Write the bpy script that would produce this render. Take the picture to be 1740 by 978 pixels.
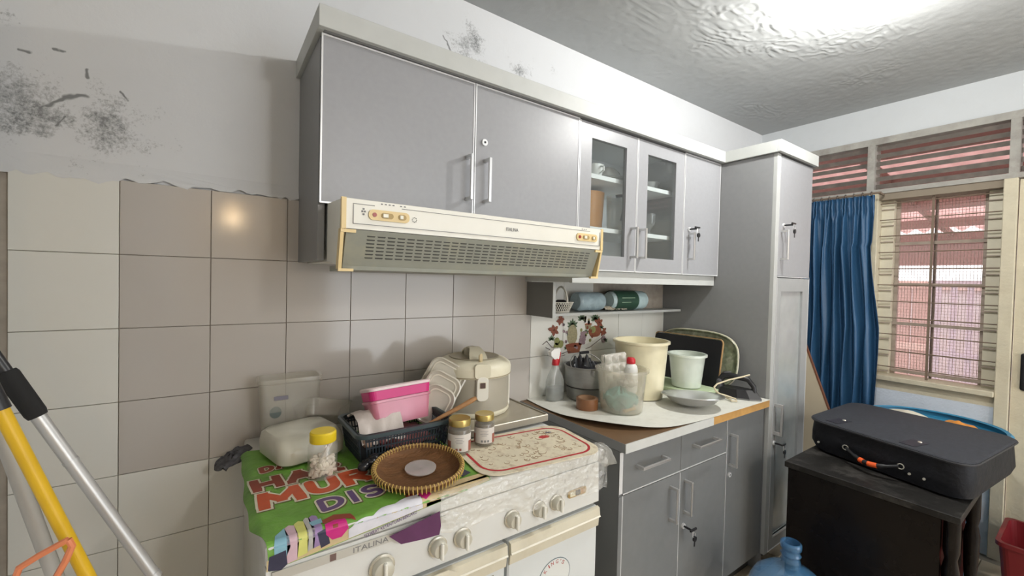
import bpy, bmesh, math, random
from mathutils import Vector, Matrix, Euler, noise
random.seed(7)
S = bpy.context.scene
for o in list(bpy.data.objects): bpy.data.objects.remove(o)
COL = S.collection
PI = math.pi

# ------------------------------------------------------------ camera
cam = bpy.data.cameras.new('camera'); camo = bpy.data.objects.new('camera', cam); COL.objects.link(camo)
cam.sensor_width = 36; cam.lens = 721.36/1740*36; cam.clip_start = .02
def cam_axes(yaw, pitch, roll):
    y, p, r = [math.radians(a) for a in (yaw, pitch, roll)]
    f = Vector((math.sin(y)*math.cos(p), math.cos(y)*math.cos(p), math.sin(p)))
    rt = Vector((math.cos(y), -math.sin(y), 0)); up = rt.cross(f)
    return rt*math.cos(r)+up*math.sin(r), -rt*math.sin(r)+up*math.cos(r), f
r_, u_, f_ = cam_axes(35.261, -1.1274, 1.3531)
M = Matrix((r_, u_, -f_)).transposed().to_4x4(); M.translation = (0, -1.5551, 1.403)
camo.matrix_world = M
S.camera = camo

# ------------------------------------------------------------ world and light
W = bpy.data.worlds.new('world'); S.world = W; W.use_nodes = True
bg = W.node_tree.nodes['Background']; bg.inputs[0].default_value = (.93, .96, 1, 1); bg.inputs[1].default_value = 3.9
S.view_settings.view_transform = 'Standard'; S.view_settings.look = 'None'; S.view_settings.exposure = 0.2
S.view_settings.gamma = 1; S.view_settings.use_curve_mapping = False
def lamp(name, loc, power, col, rad, par=None):
    l = bpy.data.lights.new(name, 'POINT'); l.energy = power; l.color = col; l.shadow_soft_size = rad
    o = bpy.data.objects.new(name, l); COL.objects.link(o); o.location = loc
    return o
LAMP = (1.93, -1.05)
lamp('ceiling_lamp_light', (LAMP[0], LAMP[1], 2.392), 47, (1, .985, .95), .035)
lamp('rear_fill_light', (1.1, -3.7, 2.33), 58, (1, .97, .92), .12)  # lamp added behind the camera as soft fill for the kitchen
lamp('pendant_light', (.2, -4.0, 2.0), 9, (1, .72, .42), .06)

# ------------------------------------------------------------ materials
MATS = {}
def pm(name, col, rough=.5, metal=0, var=.06, scale=9, bump=0, bscale=None, alpha=1, trans=0, spec=.5, emis=None, estr=0, ior=1.45, aniso=None, dirt=0, dcol=(.35,.3,.22), dscale=5, coat=0):
    if name in MATS: return MATS[name]
    m = bpy.data.materials.new(name); m.use_nodes = True
    nt = m.node_tree; b = nt.nodes['Principled BSDF']
    tc = nt.nodes.new('ShaderNodeTexCoord'); co = tc.outputs['Object']
    if aniso:
        mp = nt.nodes.new('ShaderNodeMapping'); mp.inputs['Scale'].default_value = aniso
        nt.links.new(co, mp.inputs[0]); co = mp.outputs[0]
    n = nt.nodes.new('ShaderNodeTexNoise'); n.inputs['Scale'].default_value = scale; n.inputs['Detail'].default_value = 6
    nt.links.new(co, n.inputs['Vector'])
    mx = nt.nodes.new('ShaderNodeMix'); mx.data_type = 'RGBA'
    lo = [max(0, c*(1-var*1.6)) for c in col]; hi = [min(1, c*(1+var*1.6)) for c in col]
    mx.inputs[6].default_value = (*lo, 1); mx.inputs[7].default_value = (*hi, 1)
    nt.links.new(n.outputs[0], mx.inputs[0]); out = mx.outputs[2]
    if dirt:
        n2 = nt.nodes.new('ShaderNodeTexNoise'); n2.inputs['Scale'].default_value = dscale; n2.inputs['Detail'].default_value = 9; n2.inputs['Roughness'].default_value = .7
        nt.links.new(co, n2.inputs['Vector'])
        mr = nt.nodes.new('ShaderNodeMapRange'); mr.inputs[1].default_value = .5; mr.inputs[2].default_value = .75; mr.inputs[4].default_value = dirt
        nt.links.new(n2.outputs[0], mr.inputs[0])
        m2 = nt.nodes.new('ShaderNodeMix'); m2.data_type = 'RGBA'; m2.inputs[7].default_value = (*dcol, 1)
        nt.links.new(mr.outputs[0], m2.inputs[0]); nt.links.new(out, m2.inputs[6]); out = m2.outputs[2]
    nt.links.new(out, b.inputs['Base Color'])
    b.inputs['Roughness'].default_value = rough; b.inputs['Metallic'].default_value = metal
    b.inputs['Alpha'].default_value = alpha; b.inputs['Transmission Weight'].default_value = trans; b.inputs['IOR'].default_value = ior
    b.inputs['Specular IOR Level'].default_value = spec; b.inputs['Coat Weight'].default_value = coat
    if emis: b.inputs['Emission Color'].default_value = (*emis, 1); b.inputs['Emission Strength'].default_value = estr
    if bump:
        n3 = nt.nodes.new('ShaderNodeTexNoise'); n3.inputs['Scale'].default_value = bscale or scale*4; n3.inputs['Detail'].default_value = 8
        nt.links.new(co, n3.inputs['Vector'])
        bp = nt.nodes.new('ShaderNodeBump'); bp.inputs['Strength'].default_value = bump; bp.inputs['Distance'].default_value = .01
        nt.links.new(n3.outputs[0], bp.inputs['Height']); nt.links.new(bp.outputs[0], b.inputs['Normal'])
    MATS[name] = m; return m

def stain_wall(name, col, spots, rough=.8, general=.25, strokes=()):
    """painted plaster with mould patches: each spot = (x, y, z, radius, strength); strokes = capsules a,b,width"""
    m = bpy.data.materials.new(name); m.use_nodes = True; nt = m.node_tree; b = nt.nodes['Principled BSDF']
    L = nt.links.new; N = nt.nodes.new
    tc = N('ShaderNodeTexCoord'); co = tc.outputs['Object']
    def math_(op, a, c, cl=False):
        k = N('ShaderNodeMath'); k.operation = op; k.use_clamp = cl
        for i, v in enumerate((a, c)):
            if v is None: continue
            if isinstance(v, (int, float)): k.inputs[i].default_value = v
            else: L(v, k.inputs[i])
        return k.outputs[0]
    def nz(scale, det=8, rg=.65):
        n = N('ShaderNodeTexNoise'); n.inputs['Scale'].default_value = scale; n.inputs['Detail'].default_value = det; n.inputs['Roughness'].default_value = rg
        L(co, n.inputs['Vector']); return n.outputs[0]
    fine = nz(110, 5, .8); mid = nz(11); big = nz(2.2, 4)
    mask = None
    wob = N('ShaderNodeTexNoise'); wob.inputs['Scale'].default_value = 14; L(co, wob.inputs['Vector'])
    vs = N('ShaderNodeVectorMath'); vs.operation = 'SCALE'; vs.inputs['Scale'].default_value = .12; L(wob.outputs[1], vs.inputs[0])
    va = N('ShaderNodeVectorMath'); va.operation = 'ADD'; L(co, va.inputs[0]); L(vs.outputs[0], va.inputs[1])
    for (x, y, z, r, s) in spots:
        d = N('ShaderNodeVectorMath'); d.operation = 'DISTANCE'; d.inputs[1].default_value = (x+.06, y+.06, z+.06); L(va.outputs[0], d.inputs[0])
        mr = N('ShaderNodeMapRange'); mr.inputs[1].default_value = r; mr.inputs[2].default_value = 0; mr.inputs[4].default_value = s; L(d.outputs['Value'], mr.inputs[0])
        mask = mr.outputs[0] if mask is None else math_('MAXIMUM', mask, mr.outputs[0])
    dark = None
    if mask is not None:
        t = math_('MULTIPLY', mid, fine)                       # speckle
        t = math_('SUBTRACT', math_('ADD', math_('MULTIPLY', mask, .25), t), .40)
        dark = math_('MINIMUM', math_('MULTIPLY', t, 5, True), .72)
    # fine strokes (scratches and cracks)
    wob2 = N('ShaderNodeTexNoise'); wob2.inputs['Scale'].default_value = 30; L(co, wob2.inputs['Vector'])
    vs2 = N('ShaderNodeVectorMath'); vs2.operation = 'SCALE'; vs2.inputs['Scale'].default_value = .022; L(wob2.outputs[1], vs2.inputs[0])
    va2 = N('ShaderNodeVectorMath'); va2.operation = 'ADD'; L(co, va2.inputs[0]); L(vs2.outputs[0], va2.inputs[1])
    for (a, c, w) in strokes:
        a = Vector(a)+Vector((.011,)*3); c = Vector(c)+Vector((.011,)*3); ab = c-a
        s1 = N('ShaderNodeVectorMath'); s1.operation = 'SUBTRACT'; L(va2.outputs[0], s1.inputs[0]); s1.inputs[1].default_value = a
        dt = N('ShaderNodeVectorMath'); dt.operation = 'DOT_PRODUCT'; L(s1.outputs[0], dt.inputs[0]); dt.inputs[1].default_value = ab/ab.length_squared
        cl = math_('MAXIMUM', math_('MINIMUM', dt.outputs['Value'], 1.0), 0.0)
        sc = N('ShaderNodeVectorMath'); sc.operation = 'SCALE'; sc.inputs[0].default_value = ab; L(cl, sc.inputs['Scale'])
        ds = N('ShaderNodeVectorMath'); ds.operation = 'DISTANCE'; L(s1.outputs[0], ds.inputs[0]); L(sc.outputs[0], ds.inputs[1])
        mr = N('ShaderNodeMapRange'); mr.inputs[1].default_value = w; mr.inputs[2].default_value = w*.4; mr.inputs[4].default_value = .72; L(ds.outputs['Value'], mr.inputs[0])
        dark = mr.outputs[0] if dark is None else math_('MAXIMUM', dark, mr.outputs[0])
    mx = N('ShaderNodeMix'); mx.data_type = 'RGBA'
    mx.inputs[6].default_value = (*[c*.93 for c in col], 1); mx.inputs[7].default_value = (*[min(1, c*1.05) for c in col], 1); L(big, mx.inputs[0])
    out = mx.outputs[2]
    if general:
        g = N('ShaderNodeMapRange'); g.inputs[1].default_value = .55; g.inputs[2].default_value = .75; g.inputs[4].default_value = general; L(mid, g.inputs[0])
        m3 = N('ShaderNodeMix'); m3.data_type = 'RGBA'; m3.inputs[7].default_value = (*[c*.72 for c in col], 1); L(g.outputs[0], m3.inputs[0]); L(out, m3.inputs[6]); out = m3.outputs[2]
    if dark is not None:
        m2 = N('ShaderNodeMix'); m2.data_type = 'RGBA'; m2.inputs[7].default_value = (.05, .055, .055, 1); L(dark, m2.inputs[0]); L(out, m2.inputs[6]); out = m2.outputs[2]
    L(out, b.inputs['Base Color']); b.inputs['Roughness'].default_value = rough
    bp = N('ShaderNodeBump'); bp.inputs['Strength'].default_value = .25; bp.inputs['Distance'].default_value = .008; L(mid, bp.inputs['Height']); L(bp.outputs[0], b.inputs['Normal'])
    return m

def clear(name, col=(1, 1, 1), gloss=.25, frost=.15, rough=.15, bump=0):
    """thin clear plastic: transparent with a frosted diffuse share and a glossy sheen"""
    m = bpy.data.materials.new(name); m.use_nodes = True; nt = m.node_tree; nt.nodes.clear()
    L = nt.links.new; N = nt.nodes.new
    out = N('ShaderNodeOutputMaterial'); tr = N('ShaderNodeBsdfTransparent'); tr.inputs[0].default_value = (*[min(1, .55+.45*c) for c in col], 1)
    pr = N('ShaderNodeBsdfPrincipled'); pr.inputs['Base Color'].default_value = (*col, 1); pr.inputs['Roughness'].default_value = rough
    pr.inputs['Subsurface Weight'].default_value = 0
    gl = N('ShaderNodeBsdfGlossy'); gl.inputs['Roughness'].default_value = rough; gl.inputs[0].default_value = (1, 1, 1, 1)
    n = N('ShaderNodeTexNoise'); n.inputs['Scale'].default_value = 14; tc = N('ShaderNodeTexCoord'); L(tc.outputs['Object'], n.inputs['Vector'])
    mr = N('ShaderNodeMapRange'); mr.inputs[1].default_value = .3; mr.inputs[2].default_value = .7; mr.inputs[3].default_value = frost*.92; mr.inputs[4].default_value = min(1, frost*1.08); L(n.outputs[0], mr.inputs[0])
    a = N('ShaderNodeMixShader'); L(mr.outputs[0], a.inputs[0]); L(tr.outputs[0], a.inputs[1]); L(pr.outputs[0], a.inputs[2])
    lw = N('ShaderNodeLayerWeight'); lw.inputs[0].default_value = .5
    pw = N('ShaderNodeMath'); pw.operation = 'POWER'; pw.inputs[1].default_value = 4; L(lw.outputs['Facing'], pw.inputs[0])
    ml = N('ShaderNodeMath'); ml.operation = 'MULTIPLY_ADD'; ml.inputs[1].default_value = gloss*1.6; ml.inputs[2].default_value = .02 if gloss < .3 else .035; L(pw.outputs[0], ml.inputs[0])
    c = N('ShaderNodeMixShader'); L(ml.outputs[0], c.inputs[0]); L(a.outputs[0], c.inputs[1]); L(gl.outputs[0], c.inputs[2]); L(c.outputs[0], out.inputs[0])
    if bump:
        n3 = N('ShaderNodeTexNoise'); n3.inputs['Scale'].default_value = 45; L(tc.outputs['Object'], n3.inputs['Vector'])
        bp = N('ShaderNodeBump'); bp.inputs['Strength'].default_value = bump; bp.inputs['Distance'].default_value = .01; L(n3.outputs[0], bp.inputs['Height'])
        L(bp.outputs[0], pr.inputs['Normal']); L(bp.outputs[0], gl.inputs['Normal']); L(bp.outputs[0], lw.inputs['Normal'])
    MATS[name] = m; return m

# ------------------------------------------------------------ mesh helpers
def NB(): return bmesh.new()
def wloc(o):
    v = Vector((0, 0, 0))
    while o: v += o.location; o = o.parent
    return v
def obj(name, bm, mat, parent=None, label=None, cat=None, group=None, kind=None, smooth=False, local=False, ang=40):
    if parent is not None and not local:
        bmesh.ops.translate(bm, verts=bm.verts, vec=-wloc(parent))
    bmesh.ops.recalc_face_normals(bm, faces=bm.faces)
    me = bpy.data.meshes.new(name); bm.to_mesh(me); bm.free()
    if smooth:
        me.shade_smooth(); 
        try: me.set_sharp_from_angle(angle=math.radians(ang))
        except Exception: pass
    o = bpy.data.objects.new(name, me); COL.objects.link(o)
    if mat: me.materials.append(mat)
    if parent: o.parent = parent
    if label: o['label'] = label
    if cat: o['category'] = cat
    if group: o['group'] = group
    if kind: o['kind'] = kind
    return o
def thing(name, loc, label, cat, group=None, rotz=0, rot=None):
    o = bpy.data.objects.new(name, None); COL.objects.link(o); o.location = loc; o.empty_display_size = .05
    o.rotation_euler = rot or (0, 0, rotz)
    o['label'] = label; o['category'] = cat
    if group: o['group'] = group
    return o
def box(bm, x0, x1, y0, y1, z0, z1, bev=0, seg=1):
    vs = [bm.verts.new((x, y, z)) for x in (x0, x1) for y in (y0, y1) for z in (z0, z1)]
    fs = [(0,1,3,2),(4,6,7,5),(0,4,5,1),(2,3,7,6),(0,2,6,4),(1,5,7,3)]
    F = [bm.faces.new([vs[i] for i in f]) for f in fs]
    if bev:
        es = set(e for f in F for e in f.edges)
        bmesh.ops.bevel(bm, geom=list(es), offset=bev, segments=seg, affect='EDGES', profile=.5)
    return bm
def B(*a, **k): return box(NB(), *a, **k)
def frame_(axis_dir):
    d = Vector(axis_dir).normalized(); a = Vector((0, 0, 1)) if abs(d.z) < .9 else Vector((1, 0, 0))
    u = d.cross(a).normalized(); return u, d.cross(u).normalized()
def ring(bm, c, u, v, r, seg, r2=None):
    r2 = r2 or r
    return [bm.verts.new(Vector(c)+u*math.cos(2*PI*i/seg)*r+v*math.sin(2*PI*i/seg)*r2) for i in range(seg)]
def bridge(bm, A, C):
    n = len(A)
    for i in range(n): bm.faces.new((A[i], A[(i+1)%n], C[(i+1)%n], C[i]))
def tube(bm, pts, r, seg=10, caps=True):
    pts = [Vector(p) for p in pts]; R = r if isinstance(r, (list, tuple)) else [r]*len(pts)
    prev = None; first = None; u = None
    for i, p in enumerate(pts):
        d = (pts[min(i+1, len(pts)-1)]-pts[max(i-1, 0)])
        if d.length < 1e-9: d = Vector((0, 0, 1))
        d.normalize()
        if u is None: u, v = frame_(d)
        else:
            u = (u-d*u.dot(d)).normalized(); v = d.cross(u)
        rg = ring(bm, p, u, v, R[i], seg)
        if prev: bridge(bm, prev, rg)
        else: first = rg
        prev = rg
    if caps: bm.faces.new(first[::-1]); bm.faces.new(prev)
    return bm
def T(*a, **k): return tube(NB(), *a, **k)
def lathe(bm, prof, c=(0, 0, 0), seg=32, cap0=True, cap1=True, sx=1, sy=1):
    prev = None; first = None
    for (r, z) in prof:
        rg = [bm.verts.new((c[0]+math.cos(2*PI*i/seg)*r*sx, c[1]+math.sin(2*PI*i/seg)*r*sy, c[2]+z)) for i in range(seg)]
        if prev: bridge(bm, prev, rg)
        else: first = rg
        prev = rg
    if cap0: bm.faces.new(first[::-1])
    if cap1: bm.faces.new(prev)
    return bm
def LT(*a, **k): return lathe(NB(), *a, **k)
def rrect(w, d, r, n=5):
    pts = []
    for (cx, cy, a0) in ((w/2-r, d/2-r, 0), (-w/2+r, d/2-r, 90), (-w/2+r, -d/2+r, 180), (w/2-r, -d/2+r, 270)):
        for k in range(n+1):
            a = math.radians(a0+90*k/n); pts.append((cx+r*math.cos(a), cy+r*math.sin(a)))
    return pts
def rloft(bm, levels, n=5, cap0=True, cap1=True):
    """levels: (w, d, r, z[, ox, oy])"""
    prev = None; first = None
    for lv in levels:
        w, d, r, z = lv[:4]; ox, oy = (lv[4], lv[5]) if len(lv) > 4 else (0, 0)
        rg = [bm.verts.new((x+ox, y+oy, z)) for x, y in rrect(w, d, r, n)]
        if prev: bridge(bm, prev, rg)
        else: first = rg
        prev = rg
    if cap0: bm.faces.new(first[::-1])
    if cap1: bm.faces.new(prev)
    return bm
def xform(bm, m): bmesh.ops.transform(bm, matrix=m, verts=bm.verts); return bm
def grid(bm, fn, nu, nv, thick=0):
    vs = [[bm.verts.new(fn(i/nu, j/nv)) for j in range(nv+1)] for i in range(nu+1)]
    for i in range(nu):
        for j in range(nv): bm.faces.new((vs[i][j], vs[i+1][j], vs[i+1][j+1], vs[i][j+1]))
    if thick:
        bmesh.ops.recalc_face_normals(bm, faces=bm.faces)
        bmesh.ops.solidify(bm, geom=bm.faces[:], thickness=thick)
    return bm
def prism(bm, pts, n, t):
    """polygon pts (3D) extruded by vector n*t"""
    n = Vector(n)*t
    a = [bm.verts.new(Vector(p)) for p in pts]; c = [bm.verts.new(Vector(p)+n) for p in pts]
    bm.faces.new(a); bm.faces.new(c[::-1]); bridge(bm, a, c)
    return bm
def text_bm(s, o, xv, yv, nrm, depth=.0006, offset=0, shear=0, mapf=None, bold=0):
    """lettering: the text's box is mapped onto the parallelogram o, o+xv, o+yv"""
    cu = bpy.data.curves.new('t', 'FONT'); cu.body = s; cu.size = 1; cu.offset = offset; cu.shear = shear; cu.resolution_u = 3
    to = bpy.data.objects.new('t', cu); COL.objects.link(to)
    ref = bpy.data.curves.new('t', 'FONT'); ref.body = s; ref.size = 1; ref.shear = shear; ref.resolution_u = 2
    ro = bpy.data.objects.new('t', ref); COL.objects.link(ro)
    dg = bpy.context.evaluated_depsgraph_get()
    me = bpy.data.meshes.new_from_object(to.evaluated_get(dg)); mr = bpy.data.meshes.new_from_object(ro.evaluated_get(dg))
    xs = [v.co.x for v in mr.vertices]; ys = [v.co.y for v in mr.vertices]
    x0, x1, y0, y1 = min(xs), max(xs), min(ys), max(ys)
    bm = NB(); bm.from_mesh(me)
    bpy.data.objects.remove(to); bpy.data.objects.remove(ro)
    o = Vector(o); xv = Vector(xv); yv = Vector(yv); nrm = Vector(nrm)
    for v in bm.verts:
        p = o+xv*((v.co.x-x0)/(x1-x0))+yv*((v.co.y-y0)/(y1-y0))
        v.co = mapf(p) if mapf else p
    if depth:
        fs = bm.faces[:]
        r = bmesh.ops.extrude_face_region(bm, geom=fs)
        bmesh.ops.translate(bm, verts=[g for g in r['geom'] if isinstance(g, bmesh.types.BMVert)], vec=nrm*depth)
    return bm

# ------------------------------------------------------------ palette
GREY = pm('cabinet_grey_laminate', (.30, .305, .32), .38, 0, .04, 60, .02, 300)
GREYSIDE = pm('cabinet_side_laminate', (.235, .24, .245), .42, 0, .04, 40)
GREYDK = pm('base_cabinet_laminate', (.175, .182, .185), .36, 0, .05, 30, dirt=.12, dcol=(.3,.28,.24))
ALU = pm('aluminium_edging', (.74, .75, .76), .35, .3, .03)
HANDLE = pm('brushed_steel_handle', (.66, .66, .66), .32, .8, .03)
CORNICE = pm('cornice_white_laminate', (.49, .505, .49), .5, 0, .05, 20, dirt=.15, dcol=(.45,.44,.38))
KEYBLK = pm('black_key_plastic', (.02, .02, .022), .35)
WHITE = pm('white_melamine', (.72, .74, .74), .45)
GLASS = clear('cabinet_glass', (.8, .84, .84), .2, .03, .04)
CREAM = pm('hood_cream_enamel', (.78, .77, .70), .35, 0, .03, 12, dirt=.1, dcol=(.55,.5,.35))
YELLOWED = pm('yellowed_plastic', (.72, .56, .28), .4, 0, .08, 20, dirt=.2, dcol=(.45,.3,.1))
GRILLE = pm('hood_grille_grey', (.27, .28, .24), .45, .1, .06, 20, dirt=.4, dcol=(.42,.37,.22))
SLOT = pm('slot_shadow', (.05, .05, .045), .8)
BLACK = pm('black_plastic', (.015, .015, .017), .35)
PRINT = pm('grey_print', (.2, .2, .2), .6)

# ------------------------------------------------------------ setting
XL, XW, CZ = -.43, 3.37, 2.535
TZ0 = 1.246; TX0 = -.2045; TS = .2012
backpaint = stain_wall('painted_plaster_back', (.64, .655, .67), [
    (-.40, 0, 1.82, .17, 1.15), (-.34, 0, 1.78, .10, 1.2), (-.22, 0, 1.79, .17, .95), (-.1, 0, 1.78, .13, .6), (-.3, 0, 1.68, .12, .6), (.86, 0, 2.37, .15, 1.05), (1.13, 0, 2.33, .12, 1.0), (1.32, 0, 2.42, .07, .5), (-.41, 0, 2.0, .12, .5), (2.05, 0, 2.28, .08, .5),
    (.6, 0, 2.28, .1, .4)],
    strokes=[((-.31, 0, 1.84), (-.35, 0, 1.80), .005), ((-.31, 0, 1.84), (-.27, 0, 1.855), .0065), ((-.33, 0, 1.955), (-.31, 0, 1.957), .003), ((-.27, 0, 1.925), (-.268, 0, 1.905), .005),
             ((-.205, 0, 1.885), (-.19, 0, 1.865), .004), ((-.39, 0, 1.935), (-.37, 0, 1.935), .004), ((-.31, 0, 1.79), (-.325, 0, 1.765), .004),
             ((.78, 0, 2.30), (.74, 0, 2.36), .004), ((2.0, 0, 2.2), (1.97, 0, 2.3), .004)], general=.12)
o = obj('wall_back', B(XL-.1, XW+.1, 0, .1, 0, CZ), backpaint, kind='structure')
WB = o
tile_g = pm('beige_glazed_tile', (.47, .44, .405), .12, 0, .04, 3, .02, 6, spec=.55, dirt=.1, dcol=(.4,.33,.27), dscale=3)
tile_w = pm('white_glazed_tile', (.70, .70, .655), .3, 0, .04, 3, .03, 8, dirt=.12, dcol=(.48,.44,.36), dscale=3)
grout = pm('grout', (.36, .32, .27), .9, var=.2, scale=30)
obj('grout_bed', B(XL, 2.203, -.003, -.0001, .05, 1.646), grout, WB)
def tile_mesh(mat):
    bm = B(-TS/2+.0008, TS/2-.0008, -.0035, .0035, -.1+.0008, .1-.0008, bev=.0009)
    me = bpy.data.meshes.new('tile'); bm.to_mesh(me); bm.free(); me.materials.append(mat); return me
TM = {'g': tile_mesh(tile_g), 'w': tile_mesh(tile_w)}
for c in range(-1, 12):
    for r in range(-2, 6):
        zt = TZ0-.2*r
        if c >= 2 and r > 2: continue
        if c >= 4 and r == -2: continue
        if c > 8 and r == -1: continue
        grey = (c >= 0 and r <= 1 and c <= 6)
        t = bpy.data.objects.new('tile', TM['g' if grey else 'w']); COL.objects.link(t); t.parent = WB
        t.location = (TX0+TS*(c+.5), -.0062-random.uniform(0, .0006), zt-.1)
        t.rotation_euler = (random.uniform(-.002, .002), 0, random.uniform(-.003, .003))
# dribble of old paint over the top of the tiling
drib = pm('paint_edge', (.56, .55, .52), .8, var=.1, scale=30, bump=.4, bscale=60)
bm = NB()
pts = []; n = 50
for i in range(n+1):
    x = XL+(.66)*i/n; pts.append((x, 1.648-.014*noise.noise(Vector((x*22, 3, 0)))-.010*noise.noise(Vector((x*60, 9, 0)))-(.012 if x < TX0 else .0)))
top = [(p[0], 1.69) for p in pts[::-1]]
prism(bm, [(p[0], -.0112, p[1]) for p in pts]+[(p[0], -.0005, p[1]) for p in top], (0, 1, 0), .0004)
obj('paint_dribble', bm, backpaint, WB)
# left return of the tiled wall, near the camera and outside the frame
strip = stain_wall('stained_plaster_left', (.42, .36, .27), [(XL, -.1, 1.4, .2, .6)], general=.5)
obj('wall_left', B(XL-.1, XL, -.55, 0, 0, CZ), strip, kind='structure')
obj('wall_pier', B(XL-.1, -.295, -4.6, -.56, 0, CZ), backpaint, kind='structure')
obj('wall_rear', B(-.5, 1.3, -4.7, -4.6, 0, CZ), pm('rear_wall_paint', (.6, .5, .38), .8), kind='structure')

# ceiling with blistered, peeling paint as real relief
ceilm = stain_wall('blistered_ceiling_paint', (.42, .434, .434), [], general=.35)
def peel(x, y):
    p = Vector((x*2.3, y*2.3, 4)); m = max(0, noise.noise(p)+.12)*1.6
    m += .6*math.exp(-((x-2.35)**2+(y+.75)**2)/.14)+.8*math.exp(-((x-1.5)**2+(y+.45)**2)/.2)+.6*math.exp(-((x-2.8)**2+(y+.75)**2)/.04)
    w = Vector((x*13+2.5*noise.noise(Vector((x*6, y*6, 1))), y*34, 0))
    ridg = max(0, (1-abs(noise.noise(w))*3.2)-.35)*(.4+.9*max(0, noise.noise(Vector((x*11, y*11, 7)))+.4))
    patch = max(0, min(1, (m-.62)*2.2))
    return patch*ridg*.0062+.003*noise.noise(Vector((x*3, y*3, 8)))+.0008*noise.noise(Vector((x*30, y*30, 8)))+.0012*max(0, noise.noise(Vector((x*12, y*30, 2))))
def ceilf(u, v):
    x = .5+(XW-.5)*u; y = -1.9*v
    e = min(1, (x-.5)*8, v*12, (1-v)*12, (1-u)*20)
    return (x, y, CZ-max(0, peel(x, y)*e+.004))
bm = grid(NB(), ceilf, 420, 300)
CE = obj('ceiling', B(XL-.1, XW+.1, -4.7, .1, CZ, CZ+.1), ceilm, kind='structure')
obj('peeling_paint', bm, ceilm, CE, smooth=True, ang=180)

# floor
FL = obj('floor', B(XL-.1, XW+.1, -4.7, .1, -.1, -.008), pm('floor_grout', (.3, .26, .2), .9), kind='structure')
ftile = pm('floor_tile_beige', (.62, .52, .38), .3, 0, .1, 6, dirt=.2)
bm = B(-.148, .148, -.148, .148, -.008, 0, bev=.002); fm = bpy.data.meshes.new('floor_tile'); bm.to_mesh(fm); bm.free(); fm.materials.append(ftile)
for i in range(12):
    for j in range(9):
        t = bpy.data.objects.new('floor_tile', fm); COL.objects.link(t); t.parent = FL; t.location = (-.15+.3*i, -.15-.3*j, 0)

# window wall: plaster above, louvred vents, window, plaster below, door
wpaint = stain_wall('window_wall_paint', (.60, .63, .65), [(XW, -.8, 2.42, .08, .3)], general=.12)
wlow = pm('window_wall_low_paint', (.60, .66, .74), .7, 0, .05, 20, .3, 90)
obj('wall_right', B(XW, XW+.14, -4.7, 0, 2.33, CZ), wpaint, kind='structure')
obj('wall_right_lower', B(XW, XW+.14, -1.215, 0, 0, .79), wlow, kind='structure')
obj('wall_right_side', B(XW, XW+.14, -.60, 0, .79, 1.99), wlow, kind='structure')
obj('wall_right_far', B(XW, XW+.14, -4.7, -2.2, 0, 2.33), wpaint, kind='structure')
FR = pm('window_frame_cream_paint', (.58, .53, .40), .6, 0, .12, 14, .3, 60, dirt=.45, dcol=(.3,.25,.17), dscale=7)
FRD = pm('vent_frame_dirty_paint', (.36, .35, .32), .7, 0, .2, 14, .3, 60, dirt=.6, dcol=(.16,.13,.11), dscale=9)
SLAT = pm('vent_slat_terracotta', (.13, .115, .10), .8, 0, .3, 20, dirt=.5, dcol=(.22,.17,.15), dscale=10)
DUST = pm('vent_dark_recess', (.12, .11, .10), .9)
# vents
V = thing('window_2', (XW, -.9, 1.99), 'grimy louvred vent band with terracotta slats above the curtain and window', 'vent')
V['kind'] = 'structure'; del V['category']
def part(n, bm, m, p, **k): return obj(n, bm, m, p, **k)
part('vent_frame', B(XW-.012, XW+.06, -2.2, 0, 2.29, 2.33), FRD, V)
part('vent_frame', B(XW-.014, XW+.10, -2.2, 0, 1.985, 2.012), FRD, V)
for y in (-.02, -.66, -1.245, -2.18): part('vent_post', B(XW-.010, XW+.10, y-.018, y+.018, 2.012, 2.29), FRD, V)
part('dimming_pane', B(XW+.10, XW+.102, -2.16, -.001, 2.013, 2.289), clear('vent_dimming_pane', (.22, .15, .12), .02, .12, .8), V)  # see-through pane added to dim the bright roof behind the slats
for (y0, y1) in ((-.64, -.04), (-1.225, -.68), (-2.16, -1.265)):
    for k in range(6):
        z = 2.035+k*.047
        bm = NB(); prism(bm, [(XW+.02, y0, z-.014), (XW+.02, y0, z+.012), (XW+.026, y0, z+.014), (XW+.026, y0, z-.012)], (0, 1, 0), y1-y0)
        part('slat', bm, SLAT, V)
# window
Wn = thing('window_1', (XW, -.95, .79), 'cream framed window with horizontal security bars', 'window'); Wn['kind'] = 'structure'; del Wn['category']
part('window_frame', B(XW-.02, XW+.14, -.705, -.655, .88, 1.985, bev=.003), FR, Wn)
part('window_frame', B(XW-.02, XW+.14, -1.262, -1.212, 0, 1.985, bev=.003), FR, Wn, )
part('window_frame', B(XW-.004, XW+.14, -1.212, -.705, 1.945, 1.985), pm('lintel_brown', (.25,.21,.16), .8, dirt=.4), Wn)
part('window_frame', B(XW+.0, XW+.14, -1.212, -.60, .79, .845), FR, Wn)
part('window_sill', B(XW-.035, XW+.14, -1.212, -.66, .845, .875, bev=.004), FR, Wn)
part('window_frame', B(XW+.0, XW+.14, -.655, -.60, .79, 1.985), FR, Wn)
REV = pm('window_reveal_cream', (.66, .62, .49), .6, 0, .08, 20, dirt=.3, dcol=(.35,.3,.2))
part('side_jamb', B(XW+.06, XW+.14, -.765, -.705, .875, 1.945), REV, Wn)
part('side_jamb', B(XW+.06, XW+.14, -1.212, -1.155, .875, 1.945), REV, Wn)
RUST = pm('rusty_bar', (.20, .15, .11), .7, .2, .2, 30)
RAIL = pm('casement_dusty_paint', (.36, .30, .25), .7, 0, .2, 30)
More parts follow.
